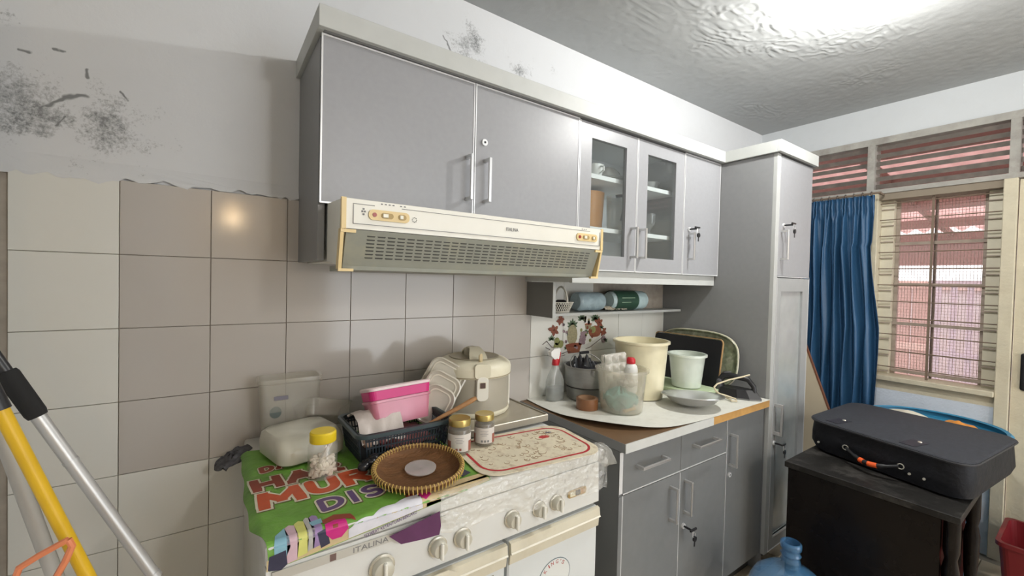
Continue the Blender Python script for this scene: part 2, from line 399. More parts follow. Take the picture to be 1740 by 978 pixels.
for k in range(11):
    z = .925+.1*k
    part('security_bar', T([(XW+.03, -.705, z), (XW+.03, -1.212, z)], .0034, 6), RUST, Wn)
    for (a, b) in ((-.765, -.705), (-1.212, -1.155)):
        part('jamb_strip', B(XW+.046, XW+.062, a, b, z-.036, z-.031), RAIL, Wn)  # short dark strip on each side jamb, below every bar
part('center_bar', B(XW+.026, XW+.034, -.949, -.938, .875, 1.945), RUST, Wn)
part('center_bar', B(XW+.111, XW+.120, -.950, -.938, .875, 1.945), RUST, Wn)
for z in (1.68, 1.43, 1.19, .90): part('casement_rail', B(XW+.095, XW+.106, -1.154, -.766, z-.009, z+.009), RAIL, Wn)
for y in (-.775, -1.145): part('casement_stile', B(XW+.107, XW+.12, y-.009, y+.009, .875, 1.945), RAIL, Wn)
# dusty insect screen: fine threads with grime
bm = NB()
for k in range(28): y = -.77-.0138*k; box(bm, XW+.131, XW+.1325, y-.0009, y+.0009, .88, 1.94)
for k in range(60): z = .885+.0178*k; box(bm, XW+.1325, XW+.134, -1.155, -.765, z-.0009, z+.0009)
part('screen_threads', bm, pm('screen_dust', (.42,.36,.30), .9), Wn, kind='stuff')
def dusty():
    m = clear('dusty_window_pane', (.6, .52, .50), .2, .12, .2); return m
part('glass_pane', B(XW+.108, XW+.110, -.945, -.775, .875, 1.945), dusty(), Wn)
part('glass_pane', B(XW+.108, XW+.110, -1.145, -.947, .875, 1.945), MATS['dusty_window_pane'], Wn)
# door at the right edge
D = thing('door_1', (XW, -1.7, 0), 'cream painted door at the right edge with a black lever handle', 'door'); D['kind'] = 'structure'; del D['category']
part('door_leaf', B(XW+.01, XW+.05, -2.14, -1.266, .01, 1.98), FR, D)
part('door_frame', B(XW-.02, XW+.14, -2.2, -2.145, 0, 1.985), FR, D)
hp = part('handle_plate', B(XW-.002, XW+.01, -1.345, -1.295, .90, 1.09, bev=.01, seg=2), BLACK, D)
part('handle_lever', T([(XW-.002, -1.32, 1.03), (XW-.05, -1.32, 1.03), (XW-.055, -1.43, 1.03)], .010, 8), BLACK, hp)
part('lock_knob', T([(XW-.002, -1.32, .94), (XW-.02, -1.32, .94)], .013, 12), BLACK, hp)

# ------------------------------------------------------------ outside
ROOFP = pm('roof_sheet_pink', (.66, .44, .42), .5, 0, .1, 6, alpha=1)
nt = ROOFP.node_tree; b = nt.nodes['Principled BSDF']
tr = nt.nodes.new('ShaderNodeBsdfTranslucent'); tr.inputs[0].default_value = (.85, .52, .49, 1); mxs = nt.nodes.new('ShaderNodeMixShader'); mxs.inputs[0].default_value = .6
nt.links.new(b.outputs[0], mxs.inputs[1]); nt.links.new(tr.outputs[0], mxs.inputs[2]); nt.links.new(mxs.outputs[0], nt.nodes['Material Output'].inputs[0])
def corr(u, v):
    y = -3.6+4.6*v; return (3.75+4.2*u, y, 2.62-.42*u+.03*math.sin(y*2*PI/.18))
RF = thing('carport_roof', (5.8, -1.3, 2.3), 'pink corrugated carport roof on beams, seen through the window', 'roof')
obj('roof_sheet', grid(NB(), corr, 2, 180), ROOFP, RF, smooth=True)
BROWN = pm('roof_beam_brown', (.25, .14, .12), .7)
for k in range(5): obj('beam', B(4.2+.9*k, 4.26+.9*k, -3.6, 1.0, 2.42-.09*k-.02, 2.5-.09*k), BROWN, RF)
for k in range(5):
    y = -3.2+.95*k; bm = NB(); prism(bm, [(3.8, y, 2.50), (7.9, y, 2.09), (7.9, y, 2.15), (3.8, y, 2.56)], (0, 1, 0), .05); obj('rafter', bm, BROWN, RF)
for (x, y) in ((4.9, -.45), (7.9, -.9), (7.9, 0.4), (7.9,-2.6)): obj('post', B(x, x+.07, y, y+.07, -.1, 2.12), pm('carport_post_pink', (.6,.38,.34), .7), RF)
obj('fascia_board', B(7.96, 8.0, -3.4, 1.0, 1.73, 2.15), pm('fascia_brown', (.36, .24, .22), .8), RF)
obj('ground', B(XW+.14, 14, -8, 5, -.3, -.12), pm('paving_outside', (.55, .48, .42), .9), kind='structure')
GP = pm('gate_pink_paint', (.60, .43, .39), .7, 0, .08, 6)
GT = thing('courtyard_gate', (6.9, .3, -.12), 'pink boarded gate leaf at the left, seen through the barred window', 'gate')
for k in range(9):
    obj('board', B(6.9, 6.93, -.30+.15*k, -.30+.15*k+.138, -.1, 1.50, bev=.006), GP, GT)
for z in (.1, .72, 1.46): obj('rail', B(6.86, 6.9, -.30, 1.04, z-.04, z+.04), pm('gate_rail', (.75, .58, .52), .7), GT)
GT2 = thing('barred_fence', (6.9, -1.4, -.12), 'pale lilac barred fence right of the pink gate, outside the window', 'fence')
LIL = pm('fence_lilac_paint', (.62, .58, .66), .6)
for k in range(16): obj('bar', B(6.88, 6.91, -2.36+.13*k, -2.36+.13*k+.05, -.1, 1.48), LIL, GT2)
for z in (.02, .66, 1.48): obj('rail', B(6.86, 6.93, -2.4, -.33, z-.03, z+.03), LIL, GT2)
NW = thing('neighbour_wall', (9.5, -2, -.12), 'low whitish boundary wall beyond the gate', 'wall')
obj('wall_panel', B(9.5, 9.65, -6, 3, -.12, 1.40), pm('boundary_white', (.62, .56, .58), .8), NW)
obj('coping', B(9.45, 9.7, -6, 3, 1.4005, 1.46), pm('boundary_coping', (.6, .45, .42), .8), NW)

# ------------------------------------------------------------ wall cabinets
def handle(parent, x, y, z0, z1, name='handle', horiz=False, x1=None, out=.03, m=HANDLE, w=.010):
    """square bar handle standing proud of a door face at y"""
    bm = NB()
    if not horiz:
        box(bm, x-w/2, x+w/2, y-out-w*.7, y-out, z0, z1, bev=.001)
        for z in (z0, z1-w): box(bm, x-w/2, x+w/2, y-out, y, z, z+w)
    else:
        box(bm, x, x1, y-out-w*.7, y-out, z0-w/2, z0+w/2, bev=.001)
        for q in (x, x1-w): box(bm, q, q+w, y-out, y, z0-w/2, z0+w/2)
    return obj(name, bm, m, parent)
def lock(parent, x, y, z, r=.011, key=False):
    bm = tube(NB(), [(x, y, z), (x, y-.006, z)], r, 14); L_ = obj('lock', bm, ALU, parent)
    obj('keyhole', tube(NB(), [(x, y-.0061, z), (x, y-.0068, z)], r*.35, 10), BLACK, L_)
    if key:
        bm = NB(); box(bm, x-.001, x+.001, y-.03, y-.007, z-.004, z+.004)
        tube(bm, [(x-.003, y-.03, z), (x+.003, y-.03, z)], .011, 12)
        obj('key', bm, KEYBLK, L_)
    return L_
def swing_key(parent, x, y, z):
    """key in the lock with a second key hanging from its ring"""
    bm = NB(); box(bm, x-.0012, x+.0012, y-.035, y, z-.004, z+.004); box(bm, x-.02, x+.02, y-.041, y-.035, z+.002, z+.009)
    k = obj('key', bm, KEYBLK, parent)
    bm = T([(x, y-.036, z), (x+.012, y-.04, z-.012), (x+.008, y-.04, z-.03), (x-.006, y-.04, z-.02), (x, y-.036, z)], .0012, 6)
    obj('key_ring', bm, HANDLE, k)
    bm = tube(NB(), [(x+.008, y-.043, z-.032), (x+.008, y-.037, z-.032)], .011, 12); box(bm, x+.005, x+.011, y-.0405, y-.0385, z-.062, z-.04)
    obj('hanging_key', bm, KEYBLK, k)
def door(parent, x0, x1, z0, z1, y, m=GREY, t=.018, edge=True, left=True):
    d = obj('door', B(x0+.002, x1-.002, y, y+t, z0, z1, bev=.0012), m, parent)
    if edge:
        e = .0045
        for q in ((x0+.0015, x1-.0015, y-.0012, y+.004, z1-.0005, z1+e-.0005), (x0+.0015, x1-.0015, y-.0012, y+.004, z0-e, z0),
                  (x0+.0005, x0+e, y-.0015, y+.004, z0-e, z1+e), (x1-e, x1-.0005, y-.0015, y+.004, z0-e, z1+e)):
            obj('edge_trim', B(*q), ALU, d)
    return d
YD = -.336
# unit 1 over the hood
C1 = thing('wall_cabinet', (.70, 0, 1.443), 'large grey two-door wall cabinet above the range hood', 'cabinet')
obj('body', B(.249, 1.168, YD+.019, -.001, 1.60, 2.04), GREYSIDE, C1)
obj('side_panel', B(.230, .248, YD+.019, -.001, 1.443, 2.04, bev=.001), GREYSIDE, C1)
d = door(C1, .230, .697, 1.600, 2.036, YD); handle(d, .672, YD, 1.655, 1.80)
d = door(C1, .699, 1.168, 1.600, 2.036, YD); handle(d, .740, YD, 1.655, 1.80); lock(d, .735, YD, 1.855)
# unit 2 glazed
C2 = thing('glazed_wall_cabinet', (1.52, 0, 1.448), 'grey wall cabinet with two glazed doors right of the hood', 'cabinet')
bm = NB(); box(bm, 1.170, 1.188, YD+.019, -.001, 1.448, 2.04); obj('side_panel', bm, GREYSIDE, C2)
bm = NB(); box(bm, 1.858, 1.876, YD+.019, -.001, 1.448, 2.04); obj('side_panel', bm, GREYSIDE, C2)
obj('back_panel', B(1.189, 1.857, -.012, -.001, 1.466, 2.022), WHITE, C2)
obj('bottom_panel', B(1.189, 1.857, YD+.019, -.001, 1.448, 1.466), WHITE, C2)
obj('top_panel', B(1.189, 1.857, YD+.019, -.001, 2.022, 2.04), WHITE, C2)
for z in (1.632, 1.850): obj('shelf', B(1.190, 1.856, -.30, -.013, z-.018, z), WHITE, C2)
obj('middle_stile', B(1.512, 1.532, YD+.02, YD+.035, 1.467, 2.021), GREYSIDE, C2)
def glazed(parent, x0, x1, z0, z1, gx0, gx1, gz0, gz1, y, m=GREY, gm=GLASS, t=.018):
    bm = NB(); box(bm, x0+.002, gx0, y, y+t, z0, z1); box(bm, gx1, x1-.002, y, y+t, z0, z1)
    box(bm, gx0, gx1, y, y+t, z0, gz0); box(bm, gx0, gx1, y, y+t, gz1, z1)
    d = obj('door', bm, m, parent)
    e = .004
    for q in ((x0+.0005, x0+e, y-.0015, y+.004, z0-e, z1), (x1-e, x1-.0005, y-.0015, y+.004, z0-e, z1), (x0+e, x1-e, y-.0012, y+.004, z0-e, z0)):
        obj('edge_trim', B(*q), ALU, d)
    obj('pane', B(gx0+.0005, gx1-.0005, y+.010, y+.013, gz0+.0005, gz1-.0005), gm, d)
    return d
d = glazed(C2, 1.170, 1.521, 1.452, 2.036, 1.238, 1.449, 1.512, 1.978, YD); handle(d, 1.492, YD, 1.508, 1.642)
d = glazed(C2, 1.523, 1.876, 1.452, 2.036, 1.594, 1.806, 1.515, 1.978, YD); handle(d, 1.552, YD, 1.508, 1.642)
# unit 3 single door
C3 = thing('narrow_wall_cabinet', (2.04, 0, 1.448), 'narrow grey single-door wall cabinet with a key, beside the tall cabinet', 'cabinet')
obj('body', B(1.878, 2.202, YD+.019, -.001, 1.448, 2.04), GREYSIDE, C3)
d = door(C3, 1.878, 2.202, 1.452, 2.036, YD); handle(d, 1.925, YD, 1.52, 1.655); lk = lock(d, 1.925, YD, 1.672); swing_key(d, 1.925, YD-.008, 1.672)
# cornice and valance
CO = thing('cornice_board', (1.2, -.35, 2.042), 'white cornice board running along the top of the wall cabinets', 'cornice')
obj('front_board', B(.218, 2.19, -.366, -.350, 2.042, 2.098, bev=.001), CORNICE, CO)
obj('end_board', B(.218, .234, -.3499, -.001, 2.042, 2.098, bev=.001), CORNICE, CO)
obj('top_panel', B(.235, 2.19, -.349, -.001, 2.0422, 2.055), GREYSIDE, CO)
VA = thing('light_pelmet', (1.68, -.3, 1.396), 'pale pelmet box hanging under the glazed wall cabinets', 'pelmet')
obj('front_board', B(1.166, 2.06, -.318, -.302, 1.396, 1.4475, bev=.001), CORNICE, VA)
obj('front_board', B(2.0605, 2.202, -.318, -.302, 1.396, 1.4475, bev=.001), CORNICE, VA)
obj('end_board', B(1.166, 1.182, -.3015, -.001, 1.398, 1.4475), CORNICE, VA)
obj('underside', B(1.1825, 2.202, -.3015, -.001, 1.412, 1.424), GREYSIDE, VA)

# contents of the glazed cabinet
CERW = pm('white_glazed_china', (.75, .76, .74), .2, coat=.3)
def bowl(name, c, r, h, label, m=CERW, grp=None, tilt=0):
    t = .003; prof = [(r*.4, 0), (r*.45, .004), (r*.8, h*.45), (r, h), (r-t, h), (r*.78, h*.5), (r*.4, .008), (.001, .007)]
    o = obj(name, LT(prof, (0, 0, 0), 28, True, True), m, None, label, 'bowl', grp, smooth=True); o.location = c; o.rotation_euler = (tilt, 0, 0); return o
for k in range(3):
    o = obj('plate', LT([(.04, 0), (.06, .003), (.085, .010), (.083, .012), (.055, .006), (.001, .005)], (0, 0, 0), 28), CERW, None,
            ['white plate at the bottom of the stack on the top cabinet shelf', 'white plate in the middle of the stack on the top cabinet shelf', 'topmost white plate, under the upturned bowl in the glazed cabinet'][k], 'plate', 'plates in the glazed cabinet', smooth=True)
    o.location = (1.49, -.2, 1.8505+.0065*k)
o = bowl('bowl', (1.485, -.2, 1.925), .062, .05, 'upturned white bowl on the plates in the glazed cabinet'); o.rotation_euler = (PI, 0, 0)
cp = thing('teacup', (1.350, -.24, 1.8505), 'white teacup left of the plates on the top cabinet shelf', 'cup')
obj('cup_body', LT([(.022, 0), (.035, .012), (.042, .055), (.0395, .055), (.032, .014), (.001, .004)], cp.location, 24), CERW, cp, smooth=True)
obj('cup_handle', T([(1.350, -.281, 1.895), (1.350, -.297, 1.89), (1.350, -.298, 1.875), (1.350, -.277, 1.866)], .004, 8), CERW, cp, smooth=True)
jg = thing('tall_tumbler', (1.430, -.13, 1.6325), 'tall orange-brown plastic container on the middle shelf behind glass', 'container')
obj('container_body', LT([(.062, 0), (.066, .004), (.075, .18), (.072, .18), (.06, .006)], jg.location, 28), pm('orange_brown_plastic', (.75, .36, .10), .4), jg, smooth=True)
pt = thing('pitcher', (1.535, -.20, 1.6325), 'clear pitcher with a dark handle beside the orange container', 'pitcher')
CL1 = clear('clear_plastic', (.9, .92, .9), .3, .18, .12)
obj('pitcher_body', LT([(.03, 0), (.034, .003), (.040, .17), (.038, .17), (.031, .005)], pt.location, 24), CL1, pt, smooth=True)
obj('pitcher_handle', T([(1.510, -.232, 1.795), (1.518, -.275, 1.795), (1.520, -.278, 1.76), (1.512, -.262, 1.68)], .008, 8), pm('slate_plastic', (.12, .14, .18), .4), pt, smooth=True)
GL2 = clear('drinking_glass', (.95, .97, .97), .5, .06, .04)
for i, (x, y, lab) in enumerate([(1.770, -.22, 'stemmed drinking glass on the middle shelf behind the right glazed door'), (1.81, -.13, 'second stemmed glass, further back on the middle shelf')]):
    g = obj('stemmed_glass', LT([(.026, 0), (.024, .003), (.005, .006), (.004, .03), (.008, .035), (.026, .06), (.029, .11), (.027, .11), (.024, .06), (.001, .038)], (0, 0, 0), 20), GL2, None, lab, 'glass', 'stemmed glasses in the cabinet', smooth=True)
    g.location = (x, y, 1.6325)
o = bowl('glass_bowl', (1.66, -.12, 1.6325), .05, .04, 'small clear glass bowl on the middle shelf beside the stemmed glasses', GL2)
o = bowl('metal_bowl', (1.77, -.2, 1.8505), .06, .045, 'small dark metal bowl on the top shelf behind the right glazed door', pm('dull_metal', (.35,.35,.34), .3, .9))
wc = obj('white_cable', T([(1.26+.12*math.sin(a*.9)*.5+.012*a, -.2+.05*math.cos(a*1.7), 1.472+.02*abs(math.sin(a*1.3))) for a in [k*.35 for k in range(26)]], .005, 7), pm('white_cable_plastic', (.75,.75,.72), .5), None,
         'coiled white cable on the bottom of the glazed cabinet', 'cable', smooth=True)
# cable slips out beside the hood end
# ------------------------------------------------------------ range hood
H = thing('range_hood', (.70, -.3, 1.42), 'cream and yellowed slim range hood under the large wall cabinet', 'range hood')
hx0, hx1, hy = .252, 1.150, -.488
bm = NB()
prof = [(-.02, 1.597), (YD-.004, 1.597), (hy+.004, 1.590), (hy+.016, 1.518), (hy+.055, 1.440), (-.02, 1.440)]
prism(bm, [(hx0+.004, y, z) for y, z in prof], (1, 0, 0), hx1-hx0-.008); obj('hood_body', bm, CREAM, H)
bm = NB(); prism(bm, [(hx0, hy, 1.590), (hx0, hy+.003, 1.518), (hx0, hy+.008, 1.518), (hx0, hy+.008, 1.592)], (1, 0, 0), hx1-hx0)
fp = obj('front_panel', bm, CREAM, H)
for x in (hx0-.001, hx1-.010): obj('end_cap', B(x, x+.011, hy-.001, hy+.010, 1.517, 1.592), YELLOWED, fp)
# outlined label line
bm = NB(); yl = hy-.0006
for (a, b_, c, d_) in ((.278, .33, 1.578, 1.5792), (.40, 1.085, 1.578, 1.5792), (.278, 1.135, 1.530, 1.5312)): box(bm, a, b_, yl, yl+.002, c, d_)
for x in (.278, 1.134): box(bm, x, x+.0012, yl, yl+.002, 1.530, 1.5792)
obj('outline_print', bm, PRINT, fp)
SWC = pm('switch_clear_cream', (.8, .78, .66), .3); RED = pm('dark_red_lamp', (.30, .03, .02), .3)
def controls(x0, s, nm):
    bm = xform(rloft(NB(), [(.105*s, .026, .011, 0), (.105*s, .026, .011, .004)]), Matrix.Translation((x0+.0525*s, hy+.001, 1.556)) @ Euler((PI/2, 0, 0)).to_matrix().to_4x4())
    p = obj(nm, bm, YELLOWED, fp)
    obj('indicator', T([(x0+.014*s, hy-.003, 1.556), (x0+.014*s, hy-.0045, 1.556)], .0055, 12), RED, p)
    for (a, b_) in ((.03, .062), (.074, .096)):
        bm = xform(rloft(NB(), [((b_-a)*s, .014, .0068, 0), ((b_-a)*s, .014, .0068, .0012)]), Matrix.Translation((x0+(a+b_)/2*s, hy-.003, 1.556)) @ Euler((PI/2, 0, 0)).to_matrix().to_4x4())
        obj('switch_slot', bm, pm('switch_recess', (.42,.30,.12), .5), p)
        obj('switch_slider', B(x0+(a+.004)*s, x0+(a+b_)/2*s+.002, hy-.0078, hy-.0042, 1.5512, 1.5608, bev=.001), SWC, p)
controls(.315, 1.0, 'control_panel'); controls(1.02, .95, 'control_panel')
obj('lettering', text_bm('ITALINA', (.728, hy-.0002, 1.551), (.045, 0, 0), (0, 0, .010), (0, -1, 0), .0006), PRINT, fp)
bm = NB()
for k in range(4): box(bm, .345+.010*k, .350+.010*k, yl, yl+.002, 1.5835, 1.5862)
for k in range(2): box(bm, .395+.010*k, .400+.010*k, yl, yl+.002, 1.5835, 1.5862)
for (x, z) in ((.298, 1.560), (.304, 1.560), (.301, 1.553), (.301,1.566)): box(bm, x, x+.004, yl, yl+.002, z, z+.004)
for a in range(8): box(bm, .434+.006*math.cos(a*PI/4), .436+.006*math.cos(a*PI/4), yl, yl+.002, 1.553+.006*math.sin(a*PI/4), 1.555+.006*math.sin(a*PI/4))
for k in range(3): box(bm, 1.045+.009*k, 1.050+.009*k, yl, yl+.002, 1.5745+.008, 1.585)
obj('symbol_print', bm, PRINT, fp)
# grille: sloping face with rows of slots
def gpt(u, v, off=0):   # u along x, v downwards
    y = hy+.004+(.034)*v; z = 1.516-.088*v
    return Vector((hx0+.012+(hx1-hx0-.024)*u, y-off, z))
bm = NB(); prism(bm, [gpt(0, 0), gpt(0, 1), gpt(0, 1)+Vector((0, .012, 0)), gpt(0, 0)+Vector((0, .012, 0))], (1, 0, 0), hx1-hx0-.024)
gr = obj('grille', bm, GRILLE, H)
bm = NB(); ncol = 30
for i in range(ncol):
    for j in range(7):
        u = .055+(i+.5)*.90/ncol; v = .15+j*.10
        c = gpt(u, v, .0004); w = .0108; h = .0022
        seg = [(-w, 0), (-w*.8, h), (w*.8, h), (w, 0), (w*.8, -h), (-w*.8, -h)]
        prism(bm, [c+Vector((a, 0, b_)) for a, b_ in seg], (0, 1, 0), .001)
obj('grille_slots', bm, SLOT, gr, kind='stuff')
bm = NB(); prism(bm, [gpt(0, 1)+Vector((0, -.001, 0)), gpt(0, 1)+Vector((0, .001, -.010)), gpt(0, 1)+Vector((0, .14, -.014)), gpt(0, 1)+Vector((0, .14, 0))], (1, 0, 0), hx1-hx0-.024)
obj('lower_tray', bm, GRILLE, H)
for s, x in ((1, hx0-.002), (-1, hx1-.006)):
    bm = NB()
    prism(bm, [(x, hy+.001, 1.517), (x, hy+.022, 1.517), (x, hy+.046, 1.420), (x, hy+.022, 1.418)], (1, 0, 0), .008)
    xx = x if s > 0 else x-.028
    box(bm, xx, xx+.036, hy+.020, hy+.030, 1.414, 1.421); box(bm, xx, xx+.036, hy+.0012, hy+.006, 1.508, 1.516)
    obj('corner_bracket', bm, YELLOWED, H)
bm = NB(); prism(bm, [(hx0+.0005, -.33, 1.596), (hx0+.0005, hy+.012, 1.588), (hx0+.0005, hy+.048, 1.43), (hx0+.0005, -.33, 1.444)], (1, 0, 0), .003); obj('side_plate', bm, CREAM, H)

# ------------------------------------------------------------ tall cabinet
TC = thing('tall_cabinet', (2.41, -.3, 0), 'tall grey pantry cabinet with a glazed lower door beside the window', 'cabinet')
YT = -.594
obj('side_panel', B(2.206, 2.224, YT, -.001, .0, 2.04, bev=.001), GREYSIDE, TC)
obj('side_panel', B(2.602, 2.620, YT+.019, -.001, .0, 2.04, bev=.001), GREYSIDE, TC)
obj('back_panel', B(2.225, 2.601, -.012, -.001, .10, 2.04), GREYSIDE, TC)
obj('upper_body', B(2.225, 2.601, YT+.022, -.013, 1.44, 2.04), GREYSIDE, TC)
obj('bottom_panel', B(2.225, 2.601, YT+.022, -.013, .085, .10), GREYSIDE, TC)
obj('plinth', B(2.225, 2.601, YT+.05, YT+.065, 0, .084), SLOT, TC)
for z in (.5, .80, 1.14): obj('shelf', B(2.2255, 2.6005, -.53, -.013, z-.018, z), WHITE, TC)
obj('corner_strip', B(2.206, 2.240, YT-.019, YT-.0005, .09, 2.04, bev=.001), pm('corner_strip_grey', (.42, .43, .42), .4), TC)
d = door(TC, 2.242, 2.620, 1.452, 2.034, YT-.018, edge=False); handle(d, 2.268, YT-.018, 1.53, 1.675); lock(d, 2.29, YT-.018, 1.70); swing_key(d, 2.29, YT-.026, 1.70)
obj('edge_trim', B(2.243, 2.619, YT-.0195, YT-.012, 1.4465, 1.4505), ALU, d)
FROST = clear('dirty_frosted_pane', (.55, .58, .57), .25, .62, .15)
GREYL = pm('tall_door_laminate', (.33, .34, .34), .36, 0, .05, 30)
d = glazed(TC, 2.242, 2.620, .095, 1.442, 2.292, 2.545, .16, 1.376, YT-.018, m=GREYL, gm=FROST); handle(d, 2.268, YT-.018, .672, .825, m=HANDLE, w=.014); lock(d, 2.268, YT-.018, .63); swing_key(d, 2.268, YT-.026, .63)
obj('lower_lip', B(2.292, 2.545, YT-.0195, YT-.010, .148, .16), ALU, d)
TCC = thing('tall_cabinet_cornice', (2.41, -.62, 2.042), 'white cornice board around the top of the tall cabinet', 'cornice')
obj('front_board', B(2.191, 2.634, YT-.038, YT-.022, 2.042, 2.098, bev=.001), CORNICE, TCC)
obj('side_board', B(2.191, 2.2055, YT-.0215, -.3, 2.042, 2.098, bev=.001), CORNICE, TCC)
obj('top_panel', B(2.206, 2.634, YT-.0215, -.001, 2.0422, 2.055), GREYSIDE, TCC)

# ------------------------------------------------------------ base cabinets and worktop
BC = thing('base_cabinet', (1.53, -.3, 0), 'grey base cabinet with two drawers over two doors', 'cabinet')
bx0 = 1.152
obj('body', B(bx0+.017, 1.850, -.572, -.001, .09, .818), GREYSIDE, BC)
obj('side_panel', B(bx0, bx0+.0165, -.592, -.001, .0, .818, bev=.001), pm('base_side_panel', (.16, .165, .165), .42), BC)
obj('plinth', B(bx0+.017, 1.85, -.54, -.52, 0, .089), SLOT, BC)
yb = -.594
for (a, b_, hx) in ((bx0+.02, 1.512, (1.235, 1.395)), (1.514, 1.855, (1.59, 1.752))):
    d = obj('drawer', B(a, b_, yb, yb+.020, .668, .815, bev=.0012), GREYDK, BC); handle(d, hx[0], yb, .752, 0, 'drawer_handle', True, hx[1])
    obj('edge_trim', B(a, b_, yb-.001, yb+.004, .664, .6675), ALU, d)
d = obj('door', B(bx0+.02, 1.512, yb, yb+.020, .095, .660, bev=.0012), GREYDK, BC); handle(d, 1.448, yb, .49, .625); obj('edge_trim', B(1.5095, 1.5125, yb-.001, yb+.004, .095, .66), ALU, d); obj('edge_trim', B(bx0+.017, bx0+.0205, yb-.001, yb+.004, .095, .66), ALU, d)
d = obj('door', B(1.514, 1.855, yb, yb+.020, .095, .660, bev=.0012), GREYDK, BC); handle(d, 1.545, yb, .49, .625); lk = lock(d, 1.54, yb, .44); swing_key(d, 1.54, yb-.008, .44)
obj('corner_strip', B(bx0-.001, bx0+.0165, yb-.001, yb+.0005, .67, .815), ALU, BC)
obj('corner_strip', B(bx0-.001, bx0+.0165, yb-.001, yb+.0005, .0, .66), GREYDK, BC)
BD = thing('narrow_base_cabinet', (2.03, -.3, 0), 'grey single-door base cabinet between the drawers and the tall cabinet', 'cabinet')
obj('body', B(1.859, 2.204, -.572, -.001, .09, .818), GREYSIDE, BD)
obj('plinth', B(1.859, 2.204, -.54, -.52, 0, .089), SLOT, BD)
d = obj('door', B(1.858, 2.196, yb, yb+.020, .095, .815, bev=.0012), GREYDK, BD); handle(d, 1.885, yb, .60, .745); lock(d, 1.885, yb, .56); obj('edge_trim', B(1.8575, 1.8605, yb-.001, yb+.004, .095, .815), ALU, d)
WT = thing('worktop', (1.68, -.3, .82), 'brown worktop with a white edge, part of its edging missing', 'worktop')
BRW = pm('worktop_brown', (.15, .085, .04), .5, 0, .15, 12, dirt=.3, dcol=(.05,.04,.03)); ORW = pm('bare_chipboard_edge', (.52, .29, .09), .7, 0, .15, 30, dirt=.4, dcol=(.3,.16,.06), dscale=14)
obj('board', B(bx0+.002, 2.203, -.612, -.001, .8195, .851), BRW, WT)
obj('edge_band', B(bx0+.002, 1.705, -.617, -.6125, .8195, .852), pm('edge_band_grey_white', (.56, .57, .55), .5, 0, .06, 30), WT)
obj('bare_edge', B(1.706, 2.203, -.6155, -.6125, .8195, .8515), ORW, WT)
obj('side_band', B(bx0+.001, bx0+.0019, -.612, -.001, .8195, .8515), GREYSIDE, WT)
# curling white sheet on the worktop
SHT = pm('white_vinyl_sheet', (.70, .70, .64), .55, 0, .05, 30, dirt=.35, dcol=(.45,.42,.34), dscale=22)
def sheet_left(y):     # left/front boundary x as function of depth
    return None
bnd = [(1.19, -.004), (1.175, -.12), (1.165, -.25), (1.175, -.36), (1.22, -.47), (1.30, -.545), (1.40, -.59), (1.52, -.608), (1.70, -.617), (1.95, -.619), (2.20, -.619)]
def bpoint(u):
    t = u*(len(bnd)-1); i = min(int(t), len(bnd)-2); f = t-i
    p0, p1 = Vector(bnd[i]), Vector(bnd[i+1]); pm1 = Vector(bnd[max(0, i-1)]); p2 = Vector(bnd[min(len(bnd)-1, i+2)])
    return .5*((2*p0)+(-pm1+p1)*f+(2*pm1-5*p0+4*p1-p2)*f*f+(-pm1+3*p0-3*p1+p2)*f**3)
def shf(u, v):
    p = bpoint(u); c = Vector((2.20, -.004)); q = p.lerp(c, v) if False else Vector((p.x+(2.2-p.x)*v, p.y+(-.004-p.y)*v))
    lift = .020*math.exp(-((u-.40)/.17)**2)*max(0, 1-v*6)**1.5
    return (q.x, q.y, .8535+lift)
WS = obj('worktop_sheet', grid(NB(), shf, 60, 30, -.0012), SHT, None, 'white speckled vinyl sheet curling off the worktop corner', 'sheet', smooth=True)
ZC = .856

# ------------------------------------------------------------ little shelf under the pelmet
SH = thing('hanging_shelf', (1.6, -.1, 1.244), 'small grey shelf box hung on the tiles under the pelmet', 'shelf')
obj('side_panel', B(1.176, 1.192, -.19, -.011, 1.244, 1.3955), pm('shelf_side_grey', (.17, .17, .165), .5), SH)
obj('front_edge', B(1.176, 1.192, -.1935, -.1902, 1.244, 1.3955), CORNICE, SH)
obj('shelf_board', B(1.193, 2.2025, -.125, -.011, 1.244, 1.256), CORNICE, SH)
WI = pm('white_wicker', (.68, .66, .58), .6)
wb = thing('wicker_basket', (1.335, -.066, 1.2565), 'small white woven basket with a hoop handle on the hanging shelf', 'basket')
bm = NB(); N_ = 30
for k in range(N_):
    a = 2*PI*k/N_
    for s in (-1, 1):
        pts = []
        for j in range(5):
            t = j/4; aa = a+s*t*.45; pts.append((1.335+math.cos(aa)*(.045+.022*t), -.066+math.sin(aa)*(.028+.016*t), 1.2575+.045*t))
        tube(bm, pts, .0017, 4, False)
obj('woven_side', bm, WI, wb, kind='stuff')
bm = NB()
for z, t in ((1.2585, 0), (1.3025, 1)):
    tube(bm, [(1.335+math.cos(a*PI/12)*(.045+.022*t), -.066+math.sin(a*PI/12)*(.028+.016*t), z) for a in range(25)], .003, 6)
obj('rim', bm, WI, wb, smooth=True)
obj('basket_handle', T([(1.335+.0*a, -.066+.044*math.cos(a*PI/10), 1.30+.075*math.sin(a*PI/10)) for a in range(11)], .005, 7), WI, wb, smooth=True)
obj('basket_base', LT([(.044, 0), (.044, .002)], (1.335, -.066, 1.2568), 20, sy=.62), WI, wb)
obj('dark_cloth', LT([(.03, 0), (.055, .018), (.05, .04), (.02, .052)], (0, 0, 0), 16, sy=.6), pm('black_cloth', (.02,.018,.02), .8), None, 'black cloth bundled in the white woven basket', 'cloth', smooth=True).location = (1.335, -.066, 1.262)
